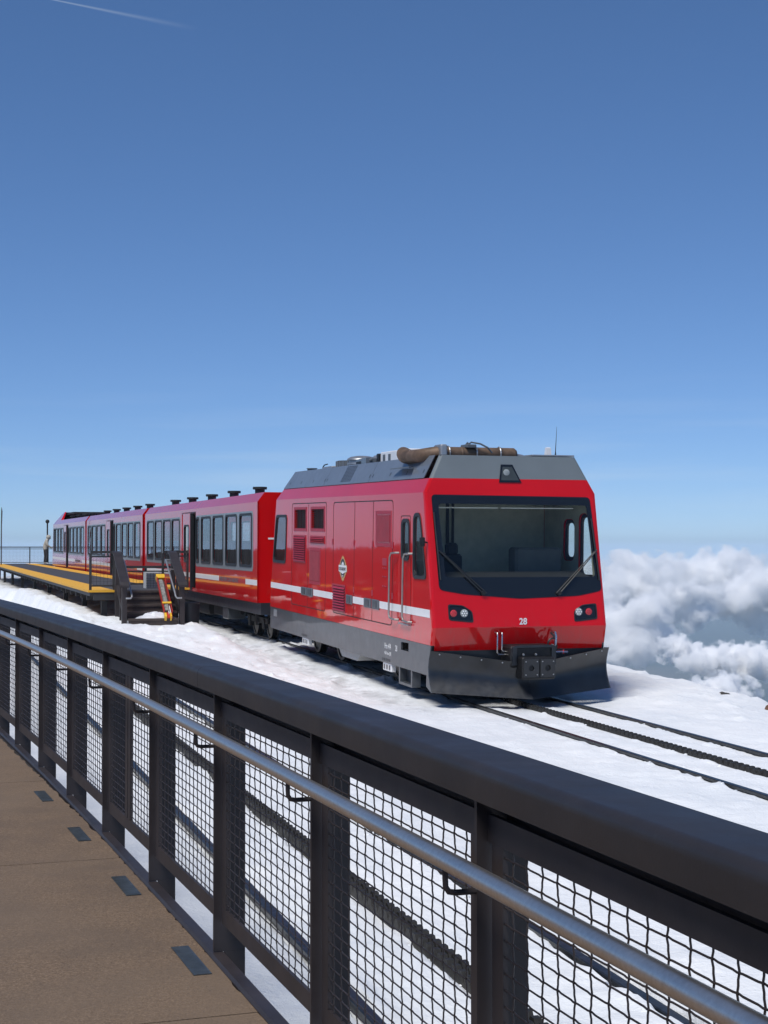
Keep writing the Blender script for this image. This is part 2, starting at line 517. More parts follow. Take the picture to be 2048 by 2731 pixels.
p.inputs['Roughness'].default_value = .62
p.inputs['Specular IOR Level'].default_value = .25
p.inputs['Subsurface Weight'].default_value = .0
hh = t.math('ADD', t.math('MULTIPLY', t.noise(9, 5, rough=.65), 1.0), t.math('MULTIPLY', t.noise(38, 4, rough=.6), .35))
t.link(t.bump(hh, .46, .05), p.inputs['Normal'])
snow = mb.build('snow_ground', m, smooth=True)
a = snow.data.attributes.new('dirt', 'FLOAT', 'POINT')
a.data.foreach_set('value', dirt.reshape(-1).astype(np.float32))
snow.data.polygons.foreach_set('use_smooth', [True] * len(snow.data.polygons))
tag(snow, kind='structure')

# ------------------------------------------------------------------ rails
RAILP = [(-.070, -.155), (.070, -.155), (.070, -.143), (.012, -.122), (.012, -.040), (.036, -.032), (.036, -.006), (.028, 0), (-.028, 0), (-.036, -.006), (-.036, -.032), (-.012, -.040), (-.012, -.122), (-.070, -.143)]
def railway(name, label, c, zf, s0, s1, fine_to):
    root = thing(name, label, 'railway track', W(0, c, 0))
    ss = list(np.arange(s0, s1 + .01, 2.0))
    for off in (-G2, G2):
        mb = MB()
        mb.loft([[W(s, c + off + a, float(zf(s)) + b) for a, b in RAILP] for s in ss])
        mb.build('rail', M['rail'], root, rel=root.location)
    # toothed rack: two bars with staggered teeth
    mb = MB()
    for k, off in enumerate((-.034, .034)):
        s = s0 + k * .06
        while s < fine_to:
            z = float(zf(s))
            zb, zt = z - .11, z + .012
            lo = [(s, zb), (s + .12, zb), (s + .12, z - .045), (s + .085, zt), (s + .035, zt), (s, z - .045)]
            for y0 in (-.022, .022):
                mb.poly([W(a, c + off + y0, b) for a, b in (lo if y0 > 0 else lo[::-1])])
            for i in (2, 3, 4):
                (a, b), (a2, b2) = lo[i], lo[i + 1]
                mb.poly([W(a, c + off - .022, b), W(a2, c + off - .022, b2), W(a2, c + off + .022, b2), W(a, c + off + .022, b)])
            s += .12
    mb.loft([[W(s, c + a, float(zf(s)) + b) for a, b in ((-.06, -.12), (.06, -.12), (.06, -.05), (-.06, -.05))] for s in (fine_to, fine_to + 10, s1)])
    tag(mb.build('rack_rail', M['rack'], root, rel=root.location), kind='stuff')
    return root
railway('cog_railway_track', 'snow-covered cog railway track under and in front of the red train', QM, zm, -4.0, 104.0, 33.0)
railway('cog_railway_track', 'empty cog railway track in snow just below the mesh railing', QN, zn, -2.0, 36.0, 30.0)

# ------------------------------------------------------------------ deck and guard rail
FP = {5: Vector((-.605, 5.484))}
FH = lambda i: rad(19.25 - .275 * (max(i, -4) - 5))
FSTEP = 1.22
for i in range(5, 11):
    h = FH(i + .5); FP[i + 1] = FP[i] + FSTEP * Vector((math.sin(h), -math.cos(h)))
for i in range(5, -46, -1):
    h = FH(i - .5); FP[i - 1] = FP[i] - FSTEP * Vector((math.sin(h), -math.cos(h)))
def fdir(i): h = FH(i); return Vector((math.sin(h), -math.cos(h)))
def fnor(i): h = FH(i); return Vector((math.cos(h), math.sin(h)))
def FPT(i, o, z):
    """point at post parameter i, o metres outwards of the post fronts"""
    k = math.floor(i); k = max(-45, min(10, k)); f = i - k
    p = FP[k].lerp(FP[k + 1], f) + fnor(i) * o
    return Vector((p.x, p.y, z))

# deck: slabs cut by joints square to the railing
deck = thing('walkway_deck', 'brown aggregate walkway deck beside the mesh railing', 'walkway', (FP[5].x, FP[5].y, 0))
m = bpy.data.materials.new('deck_aggregate'); t = NT(m); p = t.p
g1 = t.noise(120, 3, rough=.75); g2 = t.noise(2.4, 6, rough=.65); g3 = t.noise(.7, 4); g4 = t.noise(48, 3, rough=.7)
c1 = t.ramp(g1, [(.32, (.058, .036, .022)), (.50, (.155, .104, .064)), (.70, (.31, .22, .145))])
c1 = t.mix(.38, c1, t.ramp(g4, [(.34, (.075, .048, .030)), (.52, (.165, .112, .072)), (.68, (.28, .20, .135))]))
c2 = t.mix(t.ramp(g2, [(.42, (0, 0, 0)), (.66, (.62, .62, .62))]), c1, (.098, .070, .050))
c3 = t.mix(t.ramp(g3, [(.47, (0, 0, 0)), (.66, (.55, .55, .55))]), c2, (.175, .125, .084))
vor = t.new('TexVoronoi'); vor.inputs['Scale'].default_value = 26; t.link(t.coord(), vor.inputs['Vector'])
speck = t.ramp(vor.outputs['Distance'], [(.0, (1, 1, 1)), (.13, (0, 0, 0))])
c4 = t.mix(t.math('MULTIPLY', speck, .75), c3, (.035, .028, .024))
t.link(c4, p.inputs['Base Color']); p.inputs['Roughness'].default_value = .85
t.link(t.bump(t.math('ADD', g1, g4), .6, .005), p.inputs['Normal'])
M['deck'] = m
step_i = 1.265 / FSTEP
joint0 = 5 + (-1.845) / FSTEP           # a joint in view
js = [joint0 + 2 * step_i * k for k in range(-21, 6)]
cols = [(-.008, -1.9), (-1.906, -4.4), (-4.406, -9.0), (-9.006, -16.0)]
rg = random.Random(4)
for a, b in zip(js, js[1:]):
    for ci, (o0, o1) in enumerate(cols):
        g = .0036
        aa, bb = a + g, b - g
        n = 40 if a > -4 else 1
        edge = []
        for k in range(n + 1):
            i = aa + (bb - aa) * k / n
            o = o0
            if ci == 0: o += rg.uniform(-.011, .006) - .028 * max(0, (4 - max(i, -4))) * .25
            edge.append(FPT(i, o, 0) if ci == 0 else FPT(i, o, 0))
            if ci and 0 < k < n: edge.pop()
        outl = edge + [FPT(bb, o1, 0), FPT(aa, o1, 0)]
        mb = MB()
        top = [(p.x, p.y, 0) for p in outl]; e = .004
        mb.loft([[(p.x, p.y, -.10) for p in outl], [(p.x, p.y, -e) for p in outl], top])
        mb.build('slab', M['deck'], deck, rel=deck.location)
# backing under the slabs and the wall below the deck edge
mb = MB()
ii = [js[0] + (js[-1] - js[0]) * k / 30 for k in range(31)]
mb.loft([[FPT(i, o, z) for o, z in ((-.012, -.014), (-16.0, -.014), (-16.0, -1.6), (.03, -1.6), (.03, -.07), (-.012, -.07))] for i in ii])
mb.build('deck_frame', mat('deck_frame_steel', (.03, .028, .028), .7, var=.2), deck, rel=deck.location)
mb = MB()
mb.loft([[FPT(i, o, z) for o, z in ((-.012, .004), (-.006, .016), (.036, .016), (.036, -.068), (-.012, -.068))] for i in ii])
mb.build('edge_angle', M['steel_brown'], deck, rel=deck.location)
# thin cover plates let into the deck
M['coverplate'] = mat('cover_plate', (.075, .088, .095), .38, metal=.5, var=.3, scale=18, coat=.2)
for k in range(-3, 7):
    i0 = 5 + (-.165 + 1.265 * (k - 0)) / FSTEP
    mb = MB()
    o0, o1 = -.055, -.118
    if i0 < 4.5: o0 -= .018 * (4.6 - i0) * .6; o1 -= .018 * (4.6 - i0) * .6
    q = [FPT(i0, o0, 0), FPT(i0 + .385 / FSTEP, o0, 0), FPT(i0 + .385 / FSTEP, o1, 0), FPT(i0, o1, 0)]
    mb.loft([[(p.x, p.y, .0005) for p in q], [(p.x, p.y, .004) for p in q]])
    mb.build('cover_plate', M['coverplate'], deck, rel=deck.location)

# guard rail
gr = thing('guard_railing', 'dark brown steel guard railing with mesh panels and stainless handrail', 'railing', (FP[5].x, FP[5].y, 0))
REL = gr.location
irng = [-44 + k for k in range(40)] + [-4 + k * .25 for k in range(0, 14 * 4 + 1)]
prof = [(-.020, .937), (-.020, .984)]
for k in range(1, 7):
    a = rad(90 * k / 6); prof.append((.004 - .024 * math.cos(a), .988 + .024 * math.sin(a)))
prof += [(.128, 1.010), (.136, 1.003), (.136, .937), (.128, .934), (-.012, .934)]
for a, b in ((-4, 4.85), (4.853, 10)):      # two lengths butted at a joint
    mb = MB()
    n = int((b - a) * 4)
    mb.loft([[FPT(a + (b - a) * k / n, o, z) for o, z in prof] for k in range(n + 1)])
    mb.build('cap_rail', M['cap'], gr, rel=REL, smooth=40)
mb = MB()
mb.loft([[FPT(i, o, z) for o, z in ((.070, .880), (.086, .880), (.086, .9335), (.070, .9335))] for i in irng])
mb.build('cap_stiffener', M['steel_brown'], gr, rel=REL)
# handrail
mb = MB()
hp = [-4 + k * .25 for k in range(57)]
mb.loft([[FPT(i, -.067 + .0205 * math.cos(2 * PI * k / 16), .812 + .0205 * math.sin(2 * PI * k / 16)) for k in range(16)] for i in hp])
m = bpy.data.materials.new('brushed_stainless'); t = NT(m); p = t.p
p.inputs['Metallic'].default_value = 1.0
br = t.noise(90, 3)
t.link(t.ramp(br, [(.3, (.66, .61, .55)), (.7, (.76, .71, .65))]), p.inputs['Base Color'])
t.link(t.math('MULTIPLY_ADD', t.noise(6, 3), .10), p.inputs['Roughness'])
p.inputs['Roughness'].links[0].from_node.inputs[2].default_value = .34
M['brushed'] = m
mb.build('handrail', m, gr, rel=REL, smooth=True)
# posts with brackets
for i in range(-4, 11):
    t_ = fdir(i); n_ = fnor(i); c = FP[i]
    mb = MB()
    a = Vector((t_.x, t_.y, 0)) * .0065; nn = Vector((n_.x, n_.y, 0))
    mb.obox(Vector((c.x, c.y, (.018 + .9335) / 2)) + nn * .057, a, nn * .057, (0, 0, (.9335 - .018) / 2))
    mb.obox(Vector((c.x, c.y, -.12)) + nn * .0765, a, nn * .0375, (0, 0, .1375))
    mb.build('post', M['steel_brown'], gr, rel=REL)
    mb = MB()
    e = [FPT(i, 0.004, .744), FPT(i, -.045, .744), FPT(i, -.059, .747), FPT(i, -.066, .757), FPT(i, -.067, .775), FPT(i, -.067, .797)]
    mb.tube(e, .0065, 8)
    mb.build('bracket', M['steel_brown'], gr, rel=REL, smooth=True)
# mesh panels
def panel(i, wires=True):
    a, b = FP[i], FP[i + 1]
    L = (b - a).length; d = (b - a).normalized(); n = Vector((-d.y, d.x)); n = n if n.dot(fnor(i)) > 0 else -n
    def PT(u, o, z): p = a + d * u + n * o; return (p.x, p.y, z)
    O = .030; T = .006
    mb = MB()
    def bar(u0, u1, z0, z1):
        mb.loft([[PT(u0, O - T, z0), PT(u1, O - T, z0), PT(u1, O + T, z0), PT(u0, O + T, z0)], [PT(u0, O - T, z1), PT(u1, O - T, z1), PT(u1, O + T, z1), PT(u0, O + T, z1)]])
    bar(.008, L - .008, .845, .902)
    bar(.030, .086, .1785, .8445)
    bar(L - .086, L - .030, .1785, .8445)
    bar(.030, L - .030, .122, .178)
    spans = [(.086, L - .086)]
    if i == 3:      # this bay is made of two frames
        mid = L * .47
        bar(mid - .06, mid - .012, .1785, .8445); bar(mid + .012, mid + .06, .1785, .8445)
        spans = [(.086, mid - .06), (mid + .06, L - .086)]
    fr = mb.build('panel_frame', M['steel_brown'], gr, rel=REL)
    if not wires: return
    mb = MB()
    for u0, u1 in spans:
        nv = max(3, round((u1 - u0) / .0715)); nh = 20
        us = [u0 + (u1 - u0) * (k + .55) / (nv + .1) for k in range(nv)]
        zs = [.178 + (.845 - .178) * (k + .6) / (nh + .2) for k in range(nh)]
        rr = .0021; am = .0014
        rg = random.Random(i * 31 + int(u0 * 100))
        for ku, u in enumerate(us):
            path = [(u, 0, .172)]
            jit = rg.uniform(-.0015, .0015)
            for kz, z in enumerate(zs):
                sgn = 1 if (ku + kz) % 2 else -1
                path += [(u + jit * .3, 0, z - .012), (u + jit + sgn * .0012, sgn * am, z), (u + jit * .3, 0, z + .012)]
            path.append((u, 0, .850))
            mb.tube([PT(x, O + y, z) for x, y, z in path], rr, 5, cap=False)
        for kz, z in enumerate(zs):
            path = [(u0 - .004, 0, z)]
            for ku, u in enumerate(us):
                sgn = -1 if (ku + kz) % 2 else 1
                path += [(u - .014, 0, z), (u, sgn * am, z + sgn * .0008), (u + .014, 0, z)]
            path.append((u1 + .004, 0, z))
            mb.tube([PT(x, O + y, zz) for x, y, zz in path], rr, 5, cap=False)
    tag(mb.build('wire_mesh', M['steel_brown'], fr, rel=REL), kind='stuff')
for i in range(-3, 9): panel(i)

# the railing runs on along the deck to the left
mb = MB()
mb.loft([[FPT(i, o, z) for o, z in prof] for i in range(-44, -3)])
mb.build('cap_rail', M['cap'], gr, rel=REL, smooth=40)
for i in range(-44, -4):
    t_ = fdir(i); n_ = fnor(i); c = FP[i]; nn = Vector((n_.x, n_.y, 0))
    mb = MB(); mb.obox(Vector((c.x, c.y, .47)) + nn * .057, Vector((t_.x, t_.y, 0)) * .0065, nn * .057, (0, 0, .455)); mb.build('post', M['steel_brown'], gr, rel=REL)
    panel(i, False)

# unseen stony ground left of the line, added, raised and darkened for dim reflections
gs = axis_pts([(-60, 160, 4.0)]); gq = axis_pts([(-150, -3, 3.0)])
GS, GQ = np.meshgrid(gs, gq, indexing='ij')
GZ = -.30 - 1.2 * ((GS < 62) & (GQ > -24)) + fbm(GS * .15, GQ * .15, 4, 61) * .25 + 1.55 * sstep(24, 50, -GQ) + 1.5 * sstep(62, 95, GS) * sstep(3, 12, -GQ) - .02 * np.maximum(-GQ - 80, 0)
mb = MB(); GP = np.stack([-SA * GS + CA * GQ, CA * GS + SA * GQ, GZ], -1)
keep = np.ones_like(GS, bool)
mb.grid(GP)
m = bpy.data.materials.new('added_dark_ground'); t = NT(m); p = t.p
n1 = t.noise(.35, 6); n2 = t.noise(5, 4)
c = t.ramp(n1, [(.40, (.030, .024, .020)), (.62, (.055, .043, .034)), (.74, (.09, .07, .055))])
t.link(t.mix(t.math('MULTIPLY', n2, .5), c, (.025, .021, .019)), p.inputs['Base Color']); p.inputs['Roughness'].default_value = .95; p.inputs['Specular IOR Level'].default_value = .1
so = mb.build('added_dark_ground', m, smooth=True); tag(so, kind='structure')

# ------------------------------------------------------------------ locomotive
WID = 2.84
loco = frame_thing('locomotive', 'red cog locomotive number 28 with grey roof and black snow plow', 'locomotive', 21.8, 7.4, -.90, 1.04)
KF = (.506 + .06) / (3.76 - 1.15)
def xf(z):
    return -.06 + (z - 1.15) * KF if z >= 1.15 else -.06 + (1.15 - z) * .25
def part(name, mb, m, parent=None, smooth=False, **kw):
    return tag(mb.build(name, m, parent or loco, smooth), **kw)
def side(y):     # maps (x, z) on a side plane
    return lambda x, z: (x, y, z)
def fr(off=0.0):  # maps (y, z) on the sloping front
    return lambda y, z: (xf(z) + off, y, z)
def LB(): return MB(FL)

class LMB(MB):   # thick offsets are given in vehicle coordinates
    def sheet(self, outer, holes, fn, thick=None):
        if thick is not None: thick = (-thick[0], thick[1], thick[2])
        T = self.T
        self.T = None
        f2 = lambda a, b: T(*fn(a, b))
        MB.sheet(self, outer, holes, f2, thick)
        self.T = T
def LB(): return LMB(FL)

XR = [(10.32, 3.18), (10.80, 1.30), (10.86, .88)]
side_out = [(xf(.88) + .05, .88), (xf(1.15) + .05, 1.15), (xf(3.18) + .05, 3.18)] + XR
rear_win = rpoly([(10.30, 2.86), (9.33, 2.86), (9.43, 1.84), (10.62, 1.84)], .12)
cab_win = rpoly([(.88, 2.86), (.56, 2.88), (.22, 1.86), (.90, 1.85)], .13)
door_win = rpoly([(1.48, 2.78), (1.07, 2.78), (1.07, 2.12), (1.50, 2.12)], .13)
grille_a = [(8.65, 2.96), (7.73, 2.96), (7.73, 2.585), (8.65, 2.585)]
grille_b = [(7.28, 2.96), (6.33, 2.96), (6.33, 2.59), (7.28, 2.59)]
holes = [rear_win, cab_win, door_win, grille_a, grille_b]
mb = LB(); mb.sheet(side_out, holes, side(0), (0, .05, 0)); part('side_wall', mb, M['red'])
mb = LB(); mb.sheet(side_out, [rear_win, cab_win, door_win], side(WID), (0, -.05, 0)); part('side_wall', mb, M['red'])

def win(poly, y, sgn, g, parent=None, gas=.055, frame='gasket'):
    inn = inset(poly, gas)
    mb = LB(); mb.sheet(poly, [inn], side(y - sgn * .014), (0, sgn * .04, 0)); fo = part('window_frame', mb, M[frame], parent)
    inn2 = inset(poly, gas - .012)
    mb = LB(); mb.sheet(inn2, [], side(y + sgn * .012)); part('pane', mb, M[g], fo)
    return fo
for yy, sg in ((0, 1), (WID, -1)):
    for pl in (rear_win, cab_win, door_win): win(pl, yy, sg, 'cab_glass' if pl is not rear_win else 'glass')

# corner strips, red cant panels, grey roof panels
RY1, RY2 = .112, .295
def strip(pts): mb = LB(); mb.poly(pts); return mb
for yy, sg in ((0, 1), (WID, -1)):
    mb = LB()
    mb.loft([[(xf(z) + .05, yy, z), (xf(z) + .012, yy + sg * .012, z), (xf(z), yy + sg * .05, z)] for z in (.88, 1.15, 2.0, 3.18)], closed=False, cap=False)
    mb.loft([[(xf(z) + .05, yy + sg * o, z), (xf(z) + .012, yy + sg * (o + .010), z), (xf(z), yy + sg * (o + .045), z)] for z, o in ((3.18, 0), (3.40, RY1))], closed=False, cap=False)
    part('corner_pillar', mb, M['red'])
    mb = LB()
    mb.loft([[(xf(z) + .05, yy + sg * o, z), (xf(z) + .012, yy + sg * (o + .010), z), (xf(z), yy + sg * (o + .045), z)] for z, o in ((3.40, RY1), (3.76, RY2))], closed=False, cap=False)
    part('roof_corner', mb, M['grey_front'])
    mb = LB()
    mb.loft([[(xf(3.18) + .05, yy, 3.18), (10.32, yy, 3.18)], [(xf(3.40) + .05, yy + sg * RY1, 3.40), (10.10, yy + sg * RY1, 3.40)]], closed=False, cap=False)
    part('cant_panel', mb, M['red'])
    def RP(x, f, lift=0.0): # point on the grey chamfer
        z = 3.405 + (3.76 - 3.405) * f; return (x, yy + sg * (RY1 + (RY2 - RY1) * f) - sg * lift * .89, z + lift * .45)
    cuts = [(.72, 3.72), (3.735, 6.77), (6.785, 10.08)]
    for k, (a, b) in enumerate(cuts):
        b2 = b if k < 2 else 9.80
        mb = LB()
        mb.loft([[RP(a, 0), RP(b, 0), RP(b2, 1), RP(a, 1)], [RP(a, 0, .012), RP(b, 0, .012), RP(b2, 1, .012), RP(a, 1, .012)]])
        rp = part('roof_panel', mb, M['grey'])
        if k == 1:
            mb = LB()
            for r in range(11):
                for c in range(6):
                    f = .13 + .80 * r / 10.5; x = 4.93 + .115 * c + .04
                    mb.poly([RP(x, f, .0135), RP(x + .085, f, .0135), RP(x + .085, f + .042, .0135), RP(x, f + .042, .0135)])
            tag(part('vent_holes', mb, M['black'], rp), kind='stuff')
        mb = LB()
        for x in [9.69, 8.71, 7.74, 6.84, 6.66, 3.79, 3.60, 2.59, 1.69, .85]:
            if a < x < b: mb.poly([RP(x, .22, .0135), RP(x + .035, .22, .0135), RP(x + .035, .38, .0135), RP(x, .38, .0135)])
        part('slot', mb, M['black'], rp)
# roof, rear end
mb = LB(); mb.poly([(xf(3.76), RY2, 3.757), (9.80, RY2, 3.757), (9.80, WID - RY2, 3.757), (xf(3.76), WID - RY2, 3.757)]); part('roof', mb, M['grey'])
mb = LB()
rr = [(10.86, .88), (10.80, 1.30), (10.32, 3.18), (10.10, 3.40), (9.80, 3.76)]
yo = [0, 0, 0, RY1, RY2]
mb.loft([[(x, o, z), (x, WID - o, z)] for (x, z), o in zip(rr, yo)], closed=False, cap=False)
part('rear_panel', mb, M['red'])

# front: windscreen surround, grey brow, lower panel
ws_out = [(.11, 3.15)] + [(.11 + .06 * 0, 3.15)] * 0 + [(2.73, 3.13), (2.80, 1.68), (2.40, 1.605), (1.44, 1.57), (.55, 1.64), (.14, 1.71)]
ws_out = rpoly(ws_out, .07)
hl_l = rpoly([(.26, 1.50), (.50, 1.48), (.645, 1.385), (.655, 1.22), (.26, 1.26)], .04)
hl_r = [(WID + .11 - y * 1.0, z - .01) for y, z in hl_l]
front_out = [(.05, 1.15), (WID - .05, 1.15), (WID - .05, 3.18), (WID - RY1 - .045, 3.40), (RY1 + .045, 3.40), (.05, 3.18)]
mb = LB(); mb.sheet(front_out, [ws_out, hl_l, hl_r], fr(0), (.04, 0, 0)); part('front_panel', mb, M['red'])
brow = [(RY1 + .045, 3.40), (WID - RY1 - .045, 3.40), (WID - RY2 - .045, 3.76), (RY2 + .045, 3.76)]
mb = LB(); mb.sheet(brow, [], fr(0), (.03, 0, 0)); part('roof_brow', mb, M['grey_front'])
mb = LB(); mb.loft([[(xf(z), y, z) for y in (.05, WID - .05)] for z in (1.15, .80)], closed=False, cap=False); part('lower_front', mb, M['red'])
mb = LB(); mb.box(xf(.83) + .02, .25, .02, WID - .02, .45, .80); part('buffer_beam', mb, M['plow'])
# windscreen: black printed border and the glass
gl_in = rpoly([(.215, 3.01), (2.66, 3.00), (2.71, 1.895), (.25, 1.90)], .05)
mb = LB(); mb.sheet(ws_out, [gl_in], fr(-.006), (.012, 0, 0)); fo = part('windscreen_border', mb, M['frit'])
mb = LB(); mb.sheet(inset(gl_in, -.01), [], fr(.004)); part('windscreen', mb, M['screen_glass'], fo)
# wipers
def fpt(y, z, off): return (xf(z) + off, y, z)
for (y0, z0), (y1, z1) in (((.17, 2.30), (.83, 1.65)), ((2.77, 2.31), (2.07, 1.64))):
    mb = LB(); sg = 1 if y1 > y0 else -1
    mb.tube([fpt(y0, z0, -.03), fpt((y0 + y1) / 2, (z0 + z1) / 2 , -.05), fpt(y1, z1, -.04)], .011, 6)
    mb.tube([fpt(y0 + sg * .05, z0 - .03, -.03), fpt(y1 + sg * .05, z1 + .01, -.045)], .009, 6)
    mb.obox(FL(*fpt(y1 + sg * .03, z1, -.035)), (.02, 0, 0), (0, .06, 0), (0, 0, .022)) if False else None
    w = part('wiper_arm', mb, M['gasket'], smooth=True)
    mb = LB()
    if sg > 0: mb.tube([fpt(.125, 2.88, -.03), fpt(.165, 1.86, -.03)], .013, 6)
    else: mb.tube([fpt(2.715, 2.80, -.03), fpt(2.765, 1.84, -.03)], .013, 6)
    part('wiper_blade', mb, M['gasket'], w)
    mb = LB(); mb.revolve([(-.05, .035), (.03, .035)], fpt(y1, z1 + .01, 0), (1, 0, 0), 10); part('wiper_pivot', mb, M['black'], w)
# headlamp units
for pl, yr, yw in ((hl_l, .345, .515), (hl_r, 2.555, 2.385)):
    mb = LB(); mb.sheet(pl, [], fr(.008), (.06, 0, 0)); h = part('headlamp_unit', mb, M['frit'])
    ring = inset(pl, .02)
    mb = LB(); mb.sheet(pl, [ring], fr(-.006), (.016, 0, 0)); part('bezel', mb, M['gasket'], h)
    for yy, r, mm, nm in ((yr, .055, 'redlens', 'tail_lamp'), (yw, .063, 'clearlens', 'white_lamp')):
        mb = LB(); mb.revolve([(-.012, r * .6), (-.006, r * .93), (.004, r)], (xf(1.36), yy, 1.36), (1, 0, 0), 18); lo = part(nm, mb, M[mm], h, smooth=True)
        mb = LB()
        for k in range(7):
            a = k * PI / 3; cy_, cz_ = (yy + r * .58 * math.cos(a), 1.36 + r * .58 * math.sin(a)) if k < 6 else (yy, 1.36)
            mb.revolve([(-.017, r * .12), (-.011, r * .2)], (xf(1.36), cy_, cz_), (1, 0, 0), 8)
        part('led', mb, M['white'] if nm == 'white_lamp' else M['red_louver'], lo)
# high lamp in the brow
tl = [(1.28, 3.625), (1.47, 3.625), (1.60, 3.345), (1.23, 3.345)]
mb = LB(); mb.sheet(tl, [], fr(-.012), (.02, 0, 0)); h = part('high_lamp', mb, M['frit'])
mb = LB(); mb.sheet(inset(tl, .035), [], fr(-.014)); part('lamp_glass', mb, mat('lamp_glass', (.05, .06, .06), .15), h)
mb = LB(); mb.revolve([(-.03, .02), (-.022, .05), (-.012, .055)], (xf(3.5), 1.36, 3.5), (1, 0, 0), 16); part('high_lamp_lens', mb, M['clearlens'], h, smooth=True)

# text
def text(body, size, m, parent, loc, rot, name='lettering', sx=1.0, bold=0.0):
    cu = bpy.data.curves.new(name, 'FONT'); cu.body = body; cu.size = size; cu.offset = bold; cu.extrude = .001
    to = bpy.data.objects.new(name, cu)
    COL.objects.link(to)
    bpy.context.view_layer.update()
    me = bpy.data.meshes.new_from_object(to)
    bpy.data.objects.remove(to)
    me.materials.clear(); me.materials.append(m)
    o = bpy.data.objects.new(name, me); COL.objects.link(o)
    o.parent = parent; o.location = loc; o.rotation_euler = rot; o.scale = (sx, 1, 1); o['kind'] = 'stuff'
    return o
tilt = math.atan(KF)
text('28', .135, M['white'], loco, (-xf(1.19) + .006, 1.385, 1.185), (rad(90) - tilt * 0, 0, rad(90)), 'number', .95, .003)

# snow plow: two curved mouldboards meeting at a nose
def plow_pt(y, f):
    e = abs(y - 1.42) / 1.46
    zt = .62 + .19 * e; zb = .10 + .09 * e
    z = zb + (zt - zb) * f
    x = -.54 + .43 * e
    return (x + .135 * math.sin(PI * min(1, f * .95)) + .04 * f, y, z)
for a, b in ((-.035, 1.42), (1.42, WID + .045)):
    mb = LB()
    ys = [a + (b - a) * k / 8 for k in range(9)]
    fs = [k / 12 for k in range(13)]
    rows = [[plow_pt(y, f) for f in fs] + [(plow_pt(y, f)[0] + .02, y, plow_pt(y, f)[2]) for f in reversed(fs)] for y in ys]
    mb.loft(rows)
    pb = part('plow_blade', mb, M['plow'], smooth=40)
    for k in range(4):
        y = (.10 + .30 * k) if a < 0 else (WID - .10 - .30 * k)
        x, _, z = plow_pt(y, 1.0)
        mb = LB(); mb.revolve([(-.012, .010), (.0, .013)], (x - .004 + .01, y, z - .035), (1, 0, 0), 8); part('bolt', mb, M['alu'], pb)
for y in (-.03, WID + .03):     # side cheeks
    mb = LB()
    e = [plow_pt(y, f) for f in (0, .2, .4, .6, .8, 1)]
    mb.loft([[(p_[0], y + o, p_[2]) for p_ in e] + [(.10, y + o, .80), (.13, y + o, .26)] for o in (-.006, .006)])
    part('plow_cheek', mb, M['skirt'])
# coupler housing and buffer plates
mb = LB(); mb.bbox(-.40, .06, 1.12, 1.83, .56, .885, .035); part('coupler_housing', mb, M['black'])
mb = LB(); mb.sheet([(1.13, .875), (1.19, .90), (1.77, .90), (1.83, .875), (1.83, .60), (1.13, .60)], [[(1.2, .86), (1.2, .62), (1.76, .62), (1.76, .86)]], lambda y, z: (-.402, y, z), (-.03, 0, 0)); part('coupler_frame', mb, M['plow'])
mb = LB(); mb.bbox(-.60, -.10, 1.22, 1.75, .40, .73, .02); cb = part('coupler_head', mb, M['black'])
for y0, y1 in ((1.235, 1.475), (1.50, 1.735)):
    mb = LB(); c = (y0 + y1) / 2
    mb.sheet([(y0, .44), (y1, .44), (y1, .705), (y0, .705)], [circ(c, .572, .045)], lambda y, z: (-.625, y, z), (.02, 0, 0))
    bp = part('buffer_plate', mb, mat('buffer_plate', (.022, .023, .025), .5), cb)
    for yy in (y0 + .03, y1 - .03):
        for zz in (.475, .67):
            mb = LB(); mb.revolve([(-.012, .008), (0, .011)], (-.625, yy, zz), (1, 0, 0), 8); part('bolt', mb, M['alu'], bp)
for yy in (1.30, 1.50):
    mb = LB(); mb.revolve([(-.02, .014), (0, .02)], (-.435, yy, .76), (1, 0, 0), 8); part('bolt', mb, M['alu'], cb)
# brake pipes and hose
for y, zt, zb in ((.99, 1.07, .745), (1.065, 1.07, .79)):
    mb = LB(); mb.tube([(xf(zt), y + .01, zt), (-.14, y + .01, zt - .005), (-.16, y + .003, zt - .05), (-.16, y, zb + .03), (-.17, y + .02, zb), (-.20, 1.22, zb)], .011, 7); part('air_pipe', mb, M['stainless'], smooth=True)
mb = LB(); mb.tube([(xf(1.06), 1.93, 1.06), (-.15, 1.935, 1.06), (-.17, 1.94, 1.0), (-.16, 1.93, .80)], .018, 7); mb.tube([(-.20, 1.80, .775), (-.20, 2.12, .765)], .018, 7); mb.tube([(-.2, 1.845, .78), (-.21, 1.865, .89)], .02, 7); part('brake_cock', mb, M['stainless'], smooth=True)
mb = LB(); mb.tube([(-.15, 1.86, 1.06), (-.2, 1.89, 1.02)] + [(-.22, 1.86 + .075 * math.cos(a), .88 + .10 * math.sin(a)) for a in [rad(70 + 24 * k) for k in range(13)]] + [(-.2, 1.93, .80)], .014, 7); part('brake_hose', mb, M['black'], smooth=True)
mb = LB(); mb.tube([(-.205, 2.05, .745), (-.205, 2.05, .80)], .012, 6); part('cock_handle', mb, M['redlens'])

